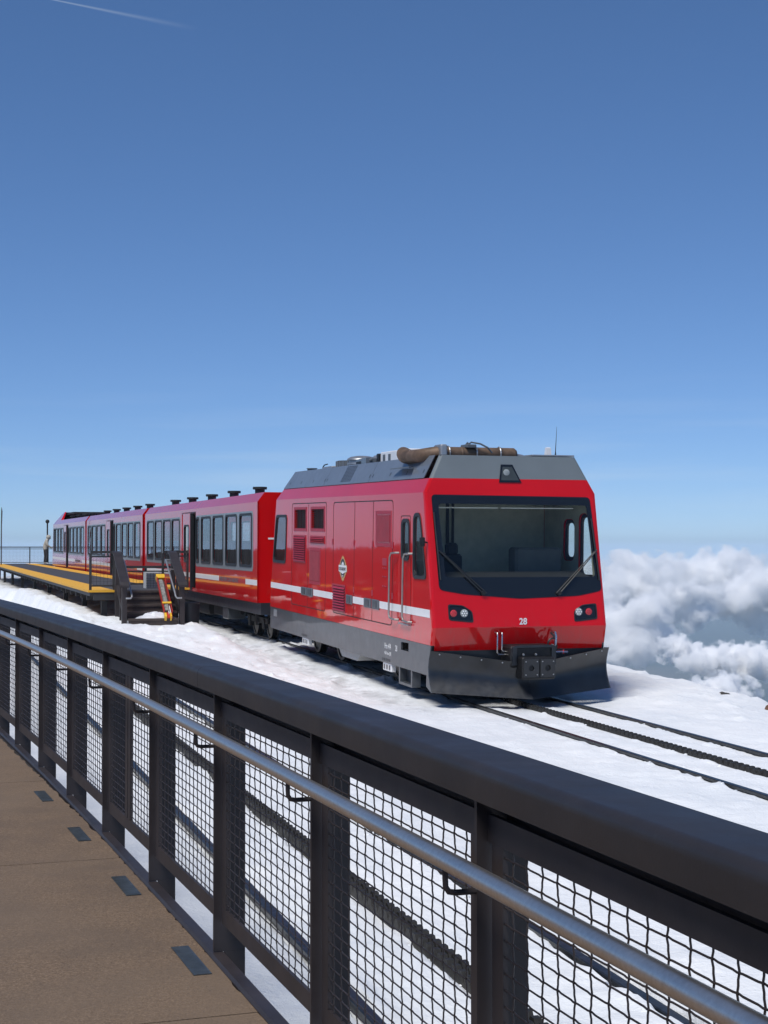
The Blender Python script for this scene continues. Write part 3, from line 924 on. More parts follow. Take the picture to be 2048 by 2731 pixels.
# grey skirt along the near and far sides, white stripe, doors, louvres
sk = [(xf(.87) + .03, .875), (10.86, .875), (10.86, .42), (.13, .42)]
hole = [(1.51, .825), (1.12, .835), (1.12, .70), (1.51, .70)]
mb = LB(); mb.sheet(sk, [hole], side(.004), (0, .03, 0)); skirt = part('side_skirt', mb, M['skirt'])
mb = LB(); mb.sheet(sk, [], side(WID - .004), (0, -.03, 0)); part('side_skirt', mb, M['skirt'])
mb = LB(); mb.poly([(10.84, .001, .865), (8.88, .001, .865), (8.88, .001, .67), (10.84, .001, .67)]); part('skirt_patch', mb, mat('patch_grey', (.04, .045, .052), .4, coat=.3), skirt)
mb = LB(); mb.poly([(10.52, -.002, .84), (10.20, -.002, .84), (10.20, -.002, .69), (10.52, -.002, .69)]); part('data_plate', mb, M['alu'], skirt)
mb = LB(); mb.box(1.14, 1.49, .05, .16, .70, .715); mb.box(1.12, 1.51, .15, .17, .69, .84); part('foot_step', mb, M['black'], skirt)
for a, b in ((10.80, 8.06), (7.10, 5.66), (4.30, 3.60), (2.68, .08)):
    mb = LB(); mb.loft([[(a, -.0035, 1.292), (b, -.0035, 1.292), (b, -.0035, 1.412), (a, -.0035, 1.412)], [(a, .0, 1.292), (b, .0, 1.292), (b, .0, 1.412), (a, .0, 1.412)]])
    part('white_stripe', mb, M['white'])
mb = LB(); mb.loft([[(a, .0035 + WID, z) for a, z in ((10.80, 1.292), (.08, 1.292), (.08, 1.412), (10.8, 1.412))], [(a, WID, z) for a, z in ((10.80, 1.292), (.08, 1.292), (.08, 1.412), (10.8, 1.412))]]); part('white_stripe', mb, M['white'])
def outline(poly, w, name, y=-.0025):
    mb = LB(); mb.sheet(poly, [inset(poly, w)], side(y), (0, .004, 0)); return part(name, mb, M['door_gap'])
M['door_gap'] = mat('door_gap', (.035, .003, .004), .8)
d1 = rpoly([(8.88, 3.09), (6.13, 3.09), (6.22, 1.03), (8.92, 1.03)], .08)
d2 = rpoly([(5.64, 3.085), (1.94, 3.085), (1.99, 1.045), (5.67, 1.045)], .10)
outline(d1, .016, 'door_seam'); outline(d2, .016, 'door_seam')
for x0, x1 in ((7.51, 7.58), (4.20, 4.27), (3.06, 3.13)):
    mb = LB(); mb.loft([[(x0 + a, -.0025, 3.07), (x1 + a, -.0025, 1.05)] for a in (-.009, .009)], closed=False, cap=False); part('door_seam', mb, M['door_gap'])
cd = [(1.53, 2.83), (1.03, 2.83), (1.0, 1.16), (1.55, 1.16)]
outline(rpoly(cd, .06), .012, 'door_seam')
for z in (1.48, 2.30):
    for x in (5.68, 4.24, 3.10, 1.96):
        mb = LB(); mb.box(x - .035, x + .035, -.008, 0, z, z + .10); part('hinge', mb, M['red_louver'])
# louvre panels: each slat is a piece
def louver(poly, n):
    x1, z1 = poly[0]; x0, z0 = poly[1]
    mb = LB(); mb.sheet([(x0 - .03, z0 - .03), (x1 + .03, z0 - .03), (x1 + .03, z1 + .03), (x0 - .03, z1 + .03)], [[(x0, z0), (x1, z0), (x1, z1), (x0, z1)]], side(-.010), (0, .012, 0))
    lp = part('louver_frame', mb, M['red_louver'])
    mb = LB(); mb.poly([(x0, .001, z0), (x1, .001, z0), (x1, .001, z1), (x0, .001, z1)]); mb.poly
    bk = part('louver_back', mb, M['door_gap'], lp)
    bk.location.y = -.004
    h = (z1 - z0) / n
    mb = LB(); mb.loft([[(x0, -.030, 0), (x0, -.006, h * .72), (x0, -.009, h * .72), (x0, -.034, .004)], [(x1, -.030, 0), (x1, -.006, h * .72), (x1, -.009, h * .72), (x1, -.034, .004)]])
    first = mb.build('slat', M['red_louver'], lp); first.location.z = z0
    for k in range(1, n):
        c = first.copy(); COL.objects.link(c); c.parent = lp; c.location.z = z0 + h * k
louver([(8.71, 2.42), (7.75, 1.935)], 11)
louver([(7.33, 2.42), (6.31, 2.325)], 3)
louver([(5.60, 1.555), (4.81, 1.115)], 9)
# wire grilles over dark openings
for g in (grille_a, grille_b):
    x1, z1 = g[0]; x0, z0 = g[2]
    mb = LB(); mb.sheet([(x0 - .07, z0 - .06), (x1 + .07, z0 - .06), (x1 + .07, z1 + .05), (x0 - .07, z1 + .05)], [[(x0, z0), (x1, z0), (x1, z1), (x0, z1)]], side(-.006), (0, .008, 0)); gf = part('grille_frame', mb, M['red_louver'])
    mb = LB(); mb.box(x0 - .02, x1 + .02, .06, .40, z0 - .02, z1 + .02); part('grille_box', mb, M['under'], gf)
    mb = LB()
    for k in range(9): z = z0 + (z1 - z0) * (k + .5) / 9; mb.box(x0, x1, .006, .014, z - .005, z + .005)
    for k in range(3): x = x0 + (x1 - x0) * (k + .5) / 3; mb.box(x - .012, x + .012, .016, .03, z0, z1)
    tag(part('grille_bars', mb, M['door_gap'], gf), kind='stuff')
# flat inspection panels
for poly in ([(7.36, 2.15), (6.64, 1.58)], [(2.85, 2.84), (2.12, 2.39)]):
    (x1, z1), (x0, z0) = poly
    mb = LB(); mb.bbox(x0, x1, -.010, 0, z0, z1, .004); ip = part('inspection_panel', mb, M['red_dull'])
    mb = LB(); mb.sheet([(x0 - .07, z0 - .07), (x1 + .07, z0 - .07), (x1 + .07, z1 + .07), (x0 - .07, z1 + .07)], [[(x0 - .01, z0 - .01), (x1 + .01, z0 - .01), (x1 + .01, z1 + .01), (x0 - .01, z1 + .01)]], side(-.005), (0, .006, 0)); part('panel_frame', mb, M['red_louver'], ip)
mb = LB(); mb.sheet(rpoly([(2.52, 2.13), (2.28, 2.13), (2.28, 2.01), (2.52, 2.01)], .01), [], side(-.006), (0, .008, 0)); part('small_hatch', mb, M['red_louver'])
for z in (1.66, 1.82, 1.96):
    for x in (2.28, 2.37, 2.46):
        mb = LB(); mb.box(x, x + .05, -.01, 0, z, z + .018); part('catch', mb, M['red_louver'])
# door latches
for x1, x0 in ((8.05, 7.60), (7.56, 7.13), (4.72, 4.32), (3.58, 3.16), (3.10, 2.69)):
    mb = LB(); mb.bbox(x0, x1, -.016, 0, 1.265, 1.425, .005); lt = part('door_latch', mb, M['darkframe'])
    mb = LB(); mb.bbox(x0 + .12, x1 - .08, -.026, -.014, 1.285, 1.405, .004); part('latch_lever', mb, M['skirt'], lt)
# grab rails
M['darkalu'] = mat('satin_aluminium', (.30, .29, .28), .5, metal=.7, var=.12, scale=9)
for xa, xb in ((1.89, 1.62), (1.18, .94)):
    mb = LB()
    pts = [(xb, 0, 2.235), (xb + .02, -.055, 2.235), (xa - .06, -.07, 2.225), (xa, -.075, 2.16), (xa + .01, -.078, 1.8), (xa + .025, -.078, 1.25), (xa - .01, -.075, 1.19), (xa - .10, -.07, 1.175), (xb + .03, -.055, 1.17), (xb, 0, 1.17)]
    mb.tube(pts, .0165, 10); part('grab_rail', mb, M['darkalu'], smooth=True)
mb = LB(); mb.box(.98, 1.50, -.05, 0, 1.115, 1.135); part('door_sill', mb, M['alu'])
# mirror arm at the cab window
mb = LB(); mb.tube([(.22, 0, 2.42), (.19, -.07, 2.43)], .014, 6); mb.bbox(.17, .21, -.13, -.05, 2.36, 2.50, .01); part('side_camera', mb, M['black'])
# emblem
cx, cz = 4.97, 1.88
def emb(pts, y, m, name, parent=None):
    mb = LB(); mb.sheet([(cx + a, cz + b) for a, b in pts], [], side(y), (0, .003, 0)); return part(name, mb, m, parent)
half = [(.0, .235), (.02, .215), (.07, .21), (.09, .17), (.13, .155), (.16, .12), (.20, .10), (.215, .065), (.275, .055), (.27, 0)]
pts = half + [(a, -b) for a, b in half[::-1][1:]]
pts = pts + [(-a, b) for a, b in pts[::-1][1:-1]]
eo = emb(pts, -.004, M['gold'], 'emblem')
arch = [(.16 * math.cos(rad(a)), .02 + .155 * math.sin(rad(a))) for a in range(0, 181, 15)]
emb(arch, -.0065, M['emblem_dark'], 'emblem_field', eo)
emb([(a * .9, -b * .95 + .005) for a, b in arch], -.0066, M['emblem_dark'], 'emblem_field', eo)
emb([(-.10, .06), (-.05, .12), (-.02, .10), (0, .13), (.04, .10), (.10, .06), (.03, .075), (0, .04), (-.03, .075)], -.008, M['white'], 'emblem_mountain', eo)
emb([(-.26, .06), (.26, .06), (.26, -.05), (.10, -.075), (0, -.10), (-.10, -.075), (-.26, -.05)], -.009, M['white'], 'emblem_banner', eo)
emb([(-.05, -.125), (.05, -.125), (.05, -.14), (-.05, -.14)], -.009, M['white'], 'emblem_date', eo)
text('COG RAILWAY', .085, M['emblem_dark'], eo, (-cx - .235, -.0125, cz - .035), (rad(90), 0, 0), 'lettering', .79)
# lettering on the skirt
text('Hm 4/4', .135, M['white'], skirt, (-2.39, .001, .655), (rad(90), 0, 0), 'lettering', .85)
text('28', .135, M['white'], skirt, (-1.81, .001, .655), (rad(90), 0, 0), 'lettering', .85)
text('46.0 tons (US)', .075, M['white'], skirt, (-2.39, .001, .56), (rad(90), 0, 0), 'lettering', .85)
for x0, x1 in ((8.05, 7.57), (2.53, 2.06)):
    mb = LB()
    for k in range(5): x = x1 + (x0 - x1) * (k + .3) / 5; mb.poly([(x, .002, .45), (x + .045, .002, .45), (x + .045, .002, .495), (x, .002, .495)])
    part('jacking_holes', mb, M['black'], skirt)
    mb = LB(); mb.bbox(x1, x0, .02, .10, .29, .418, .006); jp = part('jacking_plate', mb, M['white'], skirt)
    for k in range(3):
        mb = LB(); x = x1 + .07 + k * .14; mb.box(x, x + .07, .014, .021, .315, .39); part('plate_mark', mb, M['skirt'], jp)
# underfloor: step box, tank, bogies
mb = LB()
mb.box(1.60, 1.66, .02, .16, .15, .42); mb.box(.98, 1.04, .02, .16, .15, .42); mb.box(1.04, 1.60, .02, .16, .15, .19); mb.box(1.04, 1.60, .14, .16, .19, .42)
part('access_step', mb, M['skirt'])
mb = LB(); mb.loft([[(5.60, .10, .42), (4.10, .10, .42), (4.35, .10, .27), (5.35, .10, .27)], [(5.60, .9, .42), (4.10, .9, .42), (4.35, .9, .27), (5.35, .9, .27)]]); part('sump_tank', mb, mat('tank_grey', (.38, .38, .37), .55))
mb = LB(); mb.box(.3, 10.7, .25, WID - .25, .40, .86); part('underframe', mb, M['under'])
def wheelset(x, r, parent, pname='wheelset'):
    mb = LB()
    for y in (.66, WID - .66):
        sg = 1 if y < 1 else -1
        mb.revolve([(0, r * .25), (.005, r * .25), (.01, r * .62), (.02, r * .80), (.0, r * .84), (0, r), (.12, r + .005), (.135, r + .028), (.15, r + .02), (.15, r * .3)], (x, y - sg * .02, r), (0, sg, 0), 28)
    mb.revolve([(0, .08), (WID - 1.6, .08)], (x, .8, r), (0, 1, 0), 12)
    return part(pname, mb, M['wheel'], parent, smooth=30)
def bogie(cx, wb, r, parent):
    mb = LB()
    for y in (.50, WID - .56):
        mb.bbox(cx - wb / 2 - .35, cx + wb / 2 + .35, y, y + .06, r + .02, r + .16, .01)
        for x in (cx - wb / 2, cx + wb / 2): mb.bbox(x - .10, x + .10, y - .03, y + .08, r - .10, r + .13, .01)
        mb.tube([(cx, y + .03, r - .05), (cx, y + .03, r + .38)], .07, 10)
    mb.box(cx - .3, cx + .3, .5, WID - .5, r, r + .14)
    b = part('bogie', mb, M['under'], parent)
    for x in (cx - wb / 2, cx + wb / 2): wheelset(x, r, b)
    mb = LB(); mb.revolve([(0, .3), (.02, .33), (.1, .33), (.12, .3)], (cx, 1.36, .30), (0, 1, 0), 24); part('cog_wheel', mb, M['wheel'], b)
bogie(2.7, 1.9, .36, loco); bogie(8.3, 1.9, .36, loco)

# roof equipment
def roofbox(name, x0, x1, y0, y1, z1, m, b=.015, z0=3.758): mb = LB(); mb.bbox(x0, x1, y0, y1, z0, z1, b); return part(name, mb, M[m])
wb = roofbox('air_intake_box', 3.55, 5.25, .78, 1.9, 4.00, 'white')
for x in (4.95, 4.62, 3.72):
    mb = LB(); mb.box(x, x + .13, .772, .79, 3.80, 3.95); part('intake_slot', mb, M['darkframe'], wb)
roofbox('junction_box', 5.28, 5.42, .75, 1.1, 3.98, 'black')
mb = LB(); mb.revolve([(0, .10), (.02, .115), (.55, .115), (.57, .10)], (6.05, .95, 3.87), (-1, 0, 0), 16); part('cylinder_tank', mb, M['alu'], smooth=True)
mb = LB(); mb.tube([(5.75, .70, 3.77), (5.70, .70, 3.86), (5.55, .72, 3.90), (5.30, .8, 3.91)], .025, 8); part('roof_pipe', mb, M['alu'], smooth=True)
mb = LB(); mb.loft([[(6.32, .62, 3.76), (6.32, 1.2, 3.76), (6.32, 1.2, 3.90), (6.32, .62, 3.90)], [(5.65, .62, 3.76), (5.65, 1.2, 3.76), (5.65, 1.2, 3.92), (5.65, .62, 3.92)]]); ih = part('intake_hood', mb, M['grey'])
mb = LB(); mb.poly([(6.30, .615, 3.77), (5.98, .615, 3.77), (5.98, .615, 3.86), (6.30, .615, 3.86)]); mb.poly([(6.325, .65, 3.775), (6.325, 1.15, 3.775), (6.325, 1.15, 3.88), (6.325, .65, 3.88)]); part('hood_opening', mb, M['black'], ih)
mb = LB(); mb.revolve([(0, .25), (.06, .25), (.065, .28), (.10, .28), (.105, .25), (.15, .25), (.155, .29), (.18, .28), (.215, .22), (.235, .10), (.24, .01)], (6.75, .86, 3.758), (0, 0, 1), 24); part('vent_dome', mb, M['alu'], smooth=30)
fb = LB(); fb.revolve([(0, .32), (.17, .32), (.18, .28), (.185, .01)], (7.75, .95, 3.758), (0, 0, 1), 22); fb = part('fan_housing', fb, M['darkframe'], smooth=30)
mb = LB()
for k in range(22):
    a = k * 2 * PI / 22; mb.box(7.75 + .325 * math.cos(a) - .008, 7.75 + .325 * math.cos(a) + .008, .95 + .325 * math.sin(a) - .008, .95 + .325 * math.sin(a) + .008, 3.77, 3.92)
tag(part('fan_guard', mb, M['alu'], fb), kind='stuff')
roofbox('relay_box', 7.95, 8.70, .58, 1.1, 3.835, 'alu')
mb = LB(); mb.tube([(8.75, .6, 3.77), (8.72, .6, 3.83), (8.6, .6, 3.875), (8.35, .6, 3.885)], .012, 6); part('roof_cable', mb, M['black'], smooth=True)
roofbox('roof_plate', 9.72, 10.6, .50, 1.9, 3.795, 'alu', .006, 3.775)
mb = LB(); mb.revolve([(0, .10), (.06, .10), (.065, .115), (.08, .115), (.085, .01)], (9.70, .62, 3.765), (0, 0, 1), 16); part('roof_cap', mb, M['darkframe'], smooth=30)
# exhaust silencer across the roof, elbow and mouth on the near side
SX, SZ = 1.0, 3.815
mb = LB(); mb.revolve([(0, .06), (.01, .088), (.10, .095), (.30, .095), (.31, .102), (.33, .102), (.34, .095), (.95, .095), (.96, .102), (.98, .102), (.99, .095), (1.20, .095), (1.24, .065), (1.245, .01)], (SX, .50, SZ), (0, 1, 0), 24); mu = part('silencer', mb, M['rust'], smooth=30)
for y in (.60, 1.05, 1.45):
    mb = LB(); mb.tube([(SX + .105 * math.cos(a), y, SZ + .105 * math.sin(a)) for a in [rad(-20 + 22 * k) for k in range(11)]], .012, 5); part('strap', mb, M['alu'], mu)
mb = LB(); mb.bbox(.85, 1.15, .86, 1.02, SZ + .08, SZ + .135, .01); mb.tube([(SX - .05, .88, 3.92), (SX - .07, .96, 3.985), (SX - .15, 1.08, 3.96), (SX - .17, 1.20, 3.90), (SX - .15, 1.28, 3.82)], .014, 6); mb.tube([(SX + .05, .90, 3.92), (SX, .93, 3.98)], .02, 6); part('silencer_clamp', mb, M['darkframe'], mu)
mb = LB(); mb.bbox(.82, 1.18, .42, .53, 3.76, 3.94, .02); part('silencer_flange', mb, M['alu'], mu)
ex = [(1.02, .46, 3.81), (1.04, .36, 3.80), (1.12, .27, 3.785), (1.28, .225, 3.775), (1.50, .215, 3.775), (1.66, .215, 3.775)]
mb = LB(); mb.tube(ex, .105, 20, cap=False); e1 = part('exhaust_pipe', mb, M['rust'], smooth=True)
mb = LB(); rings = []
for x, r, dz in ((1.66, .106, 0), (1.76, .112, .0), (1.90, .125, .015), (2.02, .14, .035)):
    rings.append([(x + (.07 * math.sin(k * 2 * PI / 20) if x > 2.0 else 0), .215 + r * math.cos(k * 2 * PI / 20), 3.775 + dz + r * math.sin(k * 2 * PI / 20)) for k in range(20)])
mb.loft(rings, cap=False); part('exhaust_mouth', mb, M['rust'], e1, smooth=True)
mb = LB(); mb.poly([(1.80, .215 + .10 * math.cos(k * PI / 8), 3.78 + .10 * math.sin(k * PI / 8)) for k in range(16)]); part('exhaust_bore', mb, M['black'], e1)
mb = LB(); mb.loft([[(2.35, .07, 3.585), (1.35, .07, 3.585), (1.45, .17, 3.60), (2.15, .17, 3.60)], [(2.35, .07, 3.60), (1.35, .07, 3.60), (1.45, .17, 3.615), (2.15, .17, 3.615)]]); part('heat_shield', mb, M['darkframe'], e1)
# aerials
mb = LB(); mb.bbox(.70, 1.25, 1.90, 2.62, 3.775, 3.80, .006); ap = part('aerial_plate', mb, M['alu'])
mb = LB(); mb.loft([[(.95 + a * r, 2.27 + b * r, z) for a, b in ((-1, -1), (1, -1), (1, 1), (-1, 1))] for z, r in ((3.80, .045), (3.92, .035), (3.93, .02))]); part('aerial_stub', mb, M['white'], ap)
mb = LB(); mb.tube([(.9, 2.38, 3.80), (.9, 2.38, 3.86), (.9, 2.40, 4.26)], .006, 6, rs=[.014, .007, .002]); part('whip_aerial', mb, M['black'], ap)
mb = LB(); mb.tube([(1.0, 1.62, 3.76), (1.0, 1.72, 3.80), (1.0, 1.86, 3.775)], .03, 8); part('roof_pipe', mb, M['alu'], smooth=True)

# cab interior
mb = LB(); mb.poly([(2.3, .06, 1.0), (2.3, WID - .06, 1.0), (2.3, WID - .06, 3.15), (2.3, .06, 3.15)]); bw = part('cab_bulkhead', mb, M['interior'])
mb = LB(); mb.poly([(.1, .06, 1.05), (2.3, .06, 1.05), (2.3, WID - .06, 1.05), (.1, WID - .06, 1.05)]); part('cab_floor', mb, M['interior'])
mb = LB(); mb.poly([(.42, .06, 3.12), (2.3, .06, 3.12), (2.3, WID - .06, 3.12), (.42, WID - .06, 3.12)]); part('cab_ceiling', mb, M['interior_light'])
for yy, sg in ((.056, 1), (WID - .056, -1)):
    mb = LB(); mb.sheet([(.20, 1.06), (2.29, 1.06), (2.29, 3.11), (.44, 3.11)], [inset(cab_win, -.01), inset(door_win, -.01)], side(yy)); part('cab_side_lining', mb, M['interior'])
mb = LB(); mb.box(2.24, 2.29, 1.02, 1.06, 1.1, 3.1); mb.box(2.24, 2.29, 1.12, 1.15, 1.1, 3.1); part('door_post', mb, M['under'], bw)
mb = LB(); mb.revolve([(0, .03), (.02, .035)], (2.26, .80, 2.62), (-1, 0, 0), 12); part('dome_light', mb, M['white'], bw)
mb = LB(); mb.loft([[(.26, y, 1.88), (.75, y, 1.96), (.95, y, 1.80), (.95, y, 1.1), (.16, y, 1.1), (.16, y, 1.60)] for y in (.12, WID - .12)]); part('dashboard', mb, M['seat'])
mb = LB(); mb.bbox(1.0, 1.35, 1.75, 2.55, 1.4, 2.33, .04); part('equipment_cabinet', mb, mat('cabinet_grey', (.10, .11, .11), .6))
mb = LB(); mb.bbox(1.35, 1.48, .62, .98, 1.60, 2.22, .04); mb.bbox(1.32, 1.46, .70, .90, 2.2, 2.40, .04); mb.bbox(1.0, 1.45, .6, 1.0, 1.50, 1.62, .04); part('driver_seat', mb, M['seat'])
for y0, y1 in ((.22, 1.32), (1.38, 2.60)):
    mb = LB(); mb.box(.70, .76, y0, y1, 2.945, 2.962); part('blind_bar', mb, M['white'])

# ------------------------------------------------------------------ coaches
M['band'] = mat('window_band', (.20, .22, .235), .4, var=.08, coat=.3)
CR = 3.40
WINS = [(.56, 1.96), (2.30, 3.68), (3.99, 5.37), (5.69, 7.07), (10.60, 12.0), (12.24, 13.66), (13.94, 15.38), (15.66, 17.07)]
def coach(label, s0, z0, elev, length=17.58, cab=False):
    c = frame_thing('railway_coach', label, 'railway coach', s0, 7.4, z0, elev, 'coaches of the red train')
    def pt(name, mb, m, parent=None, smooth=False, **kw): return tag(mb.build(name, m, parent or c, smooth), **kw)
    wins = list(WINS)
    XE = length
    if cab: wins = [w for w in WINS[:-1]] + [(15.60, 16.35)]
    side_out = [(0, .90), (0, 3.18), (XE - (.30 if cab else 0), 3.18), (XE, .90)]
    wh = [rrect(a, b, 1.70, 2.93, .10, 3) for a, b in wins]
    nar = rrect(7.38, 7.84, 1.70, 2.93, .10, 3)
    door = [(7.92, 1.00), (7.92, 3.06), (10.22, 3.06), (10.22, 1.00)]
    mb = LB(); mb.sheet(side_out, wh + [nar, door], side(0), (0, .05, 0)); pt('side_wall', mb, M['red'])
    mb = LB(); mb.sheet(side_out, wh + [nar], side(WID), (0, -.05, 0)); pt('side_wall', mb, M['red'])
    # grey band round each group of windows
    for grp, x0, x1 in ((wh[:4] + [nar], .44, 7.90), (wh[4:], 10.46, wins[-1][1] + .12)):
        for yy, sg in ((0, 1), (WID, -1)):
            mb = LB(); mb.sheet(rrect(x0, x1, 1.60, 2.985, .12, 3), grp, side(yy - sg * .004), (0, sg * .004, 0)); b = pt('window_band', mb, M['band'])
    for pl in wh + [nar]:
        for yy, sg in ((0, 1), (WID, -1)):
            inn = inset(pl, .045)
            mb = LB(); mb.sheet(inset(pl, -.012), [inn], side(yy - sg * .016), (0, sg * .03, 0)); fo = pt('window_frame', mb, M['gasket'])
            mb = LB(); mb.sheet(inset(pl, .03), [], side(yy + sg * .01)); pt('pane', mb, M['glass'], fo)
    # roof
    for yy, sg in ((0, 1), (WID, -1)):
        mb = LB(); mb.loft([[(0, yy, 3.18), (XE - (.3 if cab else 0), yy, 3.18)], [(.0, yy + sg * .165, CR), (XE - (.45 if cab else 0), yy + sg * .165, CR)]], closed=False, cap=False); pt('cant_panel', mb, M['red'])
    mb = LB(); mb.poly([(0, .165, CR), (XE - .3, .165, CR), (XE - .3, WID - .165, CR), (0, WID - .165, CR)]); pt('roof', mb, M['red_dull'])
    # ends
    for x in (0, XE):
        mb = LB(); o = [(0, .90), (0, 3.18), (.165, CR), (WID - .165, CR), (WID, 3.18), (WID, .90)]
        dx = -.3 if (cab and x) else 0
        mb.sheet(o, [], (lambda y, z, x=x: (x + (-.45 * (z - .9) / 2.5 if (cab and x) else 0), y, z)), None); e = pt('end_wall', mb, M['red'])
        if not x:
            mb = LB(); mb.bbox(-.03, 0, .5, 1.35, 2.45, 3.0, .01); pt('end_cabinet', mb, M['gasket'], e)
            mb = LB(); mb.bbox(-.05, 0, .45, 1.2, 2.1, 2.22, .01); pt('end_bracket', mb, M['darkframe'], e)
            mb = LB(); mb.tube([(-.06, .95, 2.5), (-.07, .95, 1.6), (-.15, 1.15, 1.1)], .03, 8); pt('end_pipe', mb, M['darkframe'], e, True)
            mb = LB(); mb.box(-.01, 0, .25, .6, 2.33, 2.37); pt('end_plate', mb, M['white'], e)
    # door: open plug leaf standing in the opening, dark vestibule behind
    mb = LB(); mb.sheet([(8.56, .98), (8.56, 3.06), (9.72, 3.06), (9.72, .98)], [rrect(8.72, 9.52, 1.72, 2.72, .1, 3)], side(-.055), (0, .04, 0)); d = pt('door_leaf', mb, M['red'])
    inn = rrect(8.72, 9.52, 1.72, 2.72, .1, 3)
    mb = LB(); mb.sheet(inset(inn, -.03), [inset(inn, .02)], side(-.06), (0, .05, 0)); pt('door_window_frame', mb, M['gasket'], d)
    mb = LB(); mb.sheet(inset(inn, .01), [], side(-.03)); pt('pane', mb, M['glass'], d)
    mb = LB(); mb.box(8.56, 9.72, -.058, -.054, 1.29, 1.415); pt('white_stripe', mb, M['white'], d)
    mb = LB(); mb.tube([(9.98, .12, 1.0), (9.98, .12, 3.0)], .035, 8); pt('grab_pole', mb, mat('cream_pole', (.62, .58, .45), .5))
    mb = LB(); mb.box(7.9, 10.24, .0, .06, 3.06, 3.10); mb.box(8.46, 8.55, -.05, .04, .95, 3.06); pt('door_frame', mb, M['gasket'])
    mb = LB(); mb.box(7.95, 10.2, .9, .94, 1.0, 3.05); mb.box(7.9, 7.94, .06, .9, 1.0, 3.05); mb.box(10.2, 10.24, .06, .9, 1.0, 3.05); pt('vestibule_wall', mb, M['seat'])
    # stripe with lettering gap
    for a, b in ((.02, 1.27), (4.54, 7.90), (10.24, XE - .05)):
        mb = LB(); mb.loft([[(x, y, z) for x, z in ((a, 1.29), (b, 1.29), (b, 1.415), (a, 1.415))] for y in (-.0035, 0)]); pt('white_stripe', mb, M['white'])
    text('PIKES PEAK COG RAILWAY', .135, M['darkframe'], c, (-4.42, -.002, 1.305), (rad(90), 0, 0), 'lettering', 1.42, .004)
    # interior
    mb = LB(); mb.box(.06, XE - .45, .06, WID - .06, .94, 1.0); pt('floor', mb, M['seat'])
    mb = LB(); mb.box(.06, XE - .45, .06, WID - .06, 3.1, 3.14); pt('ceiling', mb, M['interior_light'])
    first = None
    for k in range(10):
        x = 1.90 + 1.69 * k if k < 4 else 10.62 + 1.42 + 1.69 * (k - 4)
        if x > XE - .6 or x > 17.3: continue
        for y0, y1 in ((.10, 1.40), (1.86, WID - .10)):
            mb = LB(); mb.bbox(x - .26, x + .12, y0, y1, 1.40, 2.30, .05); mb.bbox(x - .42, x + .54, y0, y1, 1.36, 1.48, .03); mb.box(x, x + .12, y0 + .3, y0 + .4, 1.0, 1.4)
            pt('seat', mb, M['seat'])
    # roof vents
    for k in range(5):
        x = 2.75 + 3.15 * k
        if cab and k > 3: continue
        mb = LB(); mb.revolve([(0, .12), (.15, .12), (.151, .165), (.16, .175), (.205, .175), (.215, .165), (.22, .01)], (x, .66, CR), (0, 0, 1), 18)
        pt('roof_vent', mb, M['vent'], None, 30)
    if cab:   # raised cab roof at the far end with equipment well
        for yy, sg in ((0, 1), (WID, -1)):
            mb = LB(); mb.poly([(13.6, yy + sg * .17, 3.40), (XE - .55, yy + sg * .17, 3.40), (XE - 2.6, yy + sg * .40, 3.82)]) if False else None
            mb = LB(); mb.loft([[(XE - .45, yy + sg * .165, CR), (XE - 2.55, yy + sg * .40, 3.84), (XE - 3.0, yy + sg * .40, 3.84), (XE - 3.2, yy + sg * .165, CR)], [(XE - .45, yy + sg * .3, CR), (XE - 2.55, yy + sg * .46, 3.84), (XE - 3.0, yy + sg * .46, 3.84), (XE - 3.2, yy + sg * .3, CR)]]); pt('cab_roof_cheek', mb, M['red'])
        mb = LB(); mb.loft([[(XE - .45, .2, CR), (XE - 2.55, .42, 3.83)], [(XE - .45, WID - .2, CR), (XE - 2.55, WID - .42, 3.83)]], closed=False, cap=False); pt('cab_roof', mb, M['red_dull'])
        mb = LB(); mb.box(11.0, XE - 2.6, .55, WID - .55, 3.70, 3.80); mb.box(12.2, 12.3, .8, 1.9, CR, 3.7); mb.box(13.9, 14.0, .8, 1.9, CR, 3.7); pt('roof_unit', mb, M['under'])
        mb = LB(); mb.bbox(12.4, 13.2, .7, 1.3, CR, 3.66, .03); pt('roof_box', mb, M['white'])
    # underside
    mb = LB(); mb.box(.15, XE - .15, .12, WID - .12, .62, .90); pt('underframe', mb, M['skirt'])
    mb = LB(); mb.bbox(5.0, 6.8, .3, 1.2, .35, .62, .02); mb.bbox(7.2, 9.0, .25, 1.0, .30, .62, .02); mb.tube([(4.0, .5, .5), (13.5, .5, .5)], .06, 8); pt('equipment_box', mb, M['under'])
    mb = LB(); mb.bbox(4.1, 4.8, .15, .6, .33, .62, .02); pt('air_tank', mb, M['skirt'])
    bogie(2.3, 1.55, .33, c); bogie(14.9, 1.55, .33, c)
    mb = LB(); mb.box(-.55, 0, 1.15, 1.70, .70, 2.9); pt('gangway', mb, M['under'])
    mb = LB(); mb.tube([(-.60, 1.42, .62), (.4, 1.42, .62)], .07, 8); pt('drawbar', mb, M['under'])
    return c
M['vent'] = mat('vent_green_black', (.014, .022, .022), .5)
coach('first red coach behind the locomotive, open door above the stairs', 33.98, -.70, .25)
coach('middle red coach of the train beside the platform', 52.2, -.62, .25)
coach('last red coach with raised cab roof at the far platform end', 70.4, -.54, .25, 17.0, True)

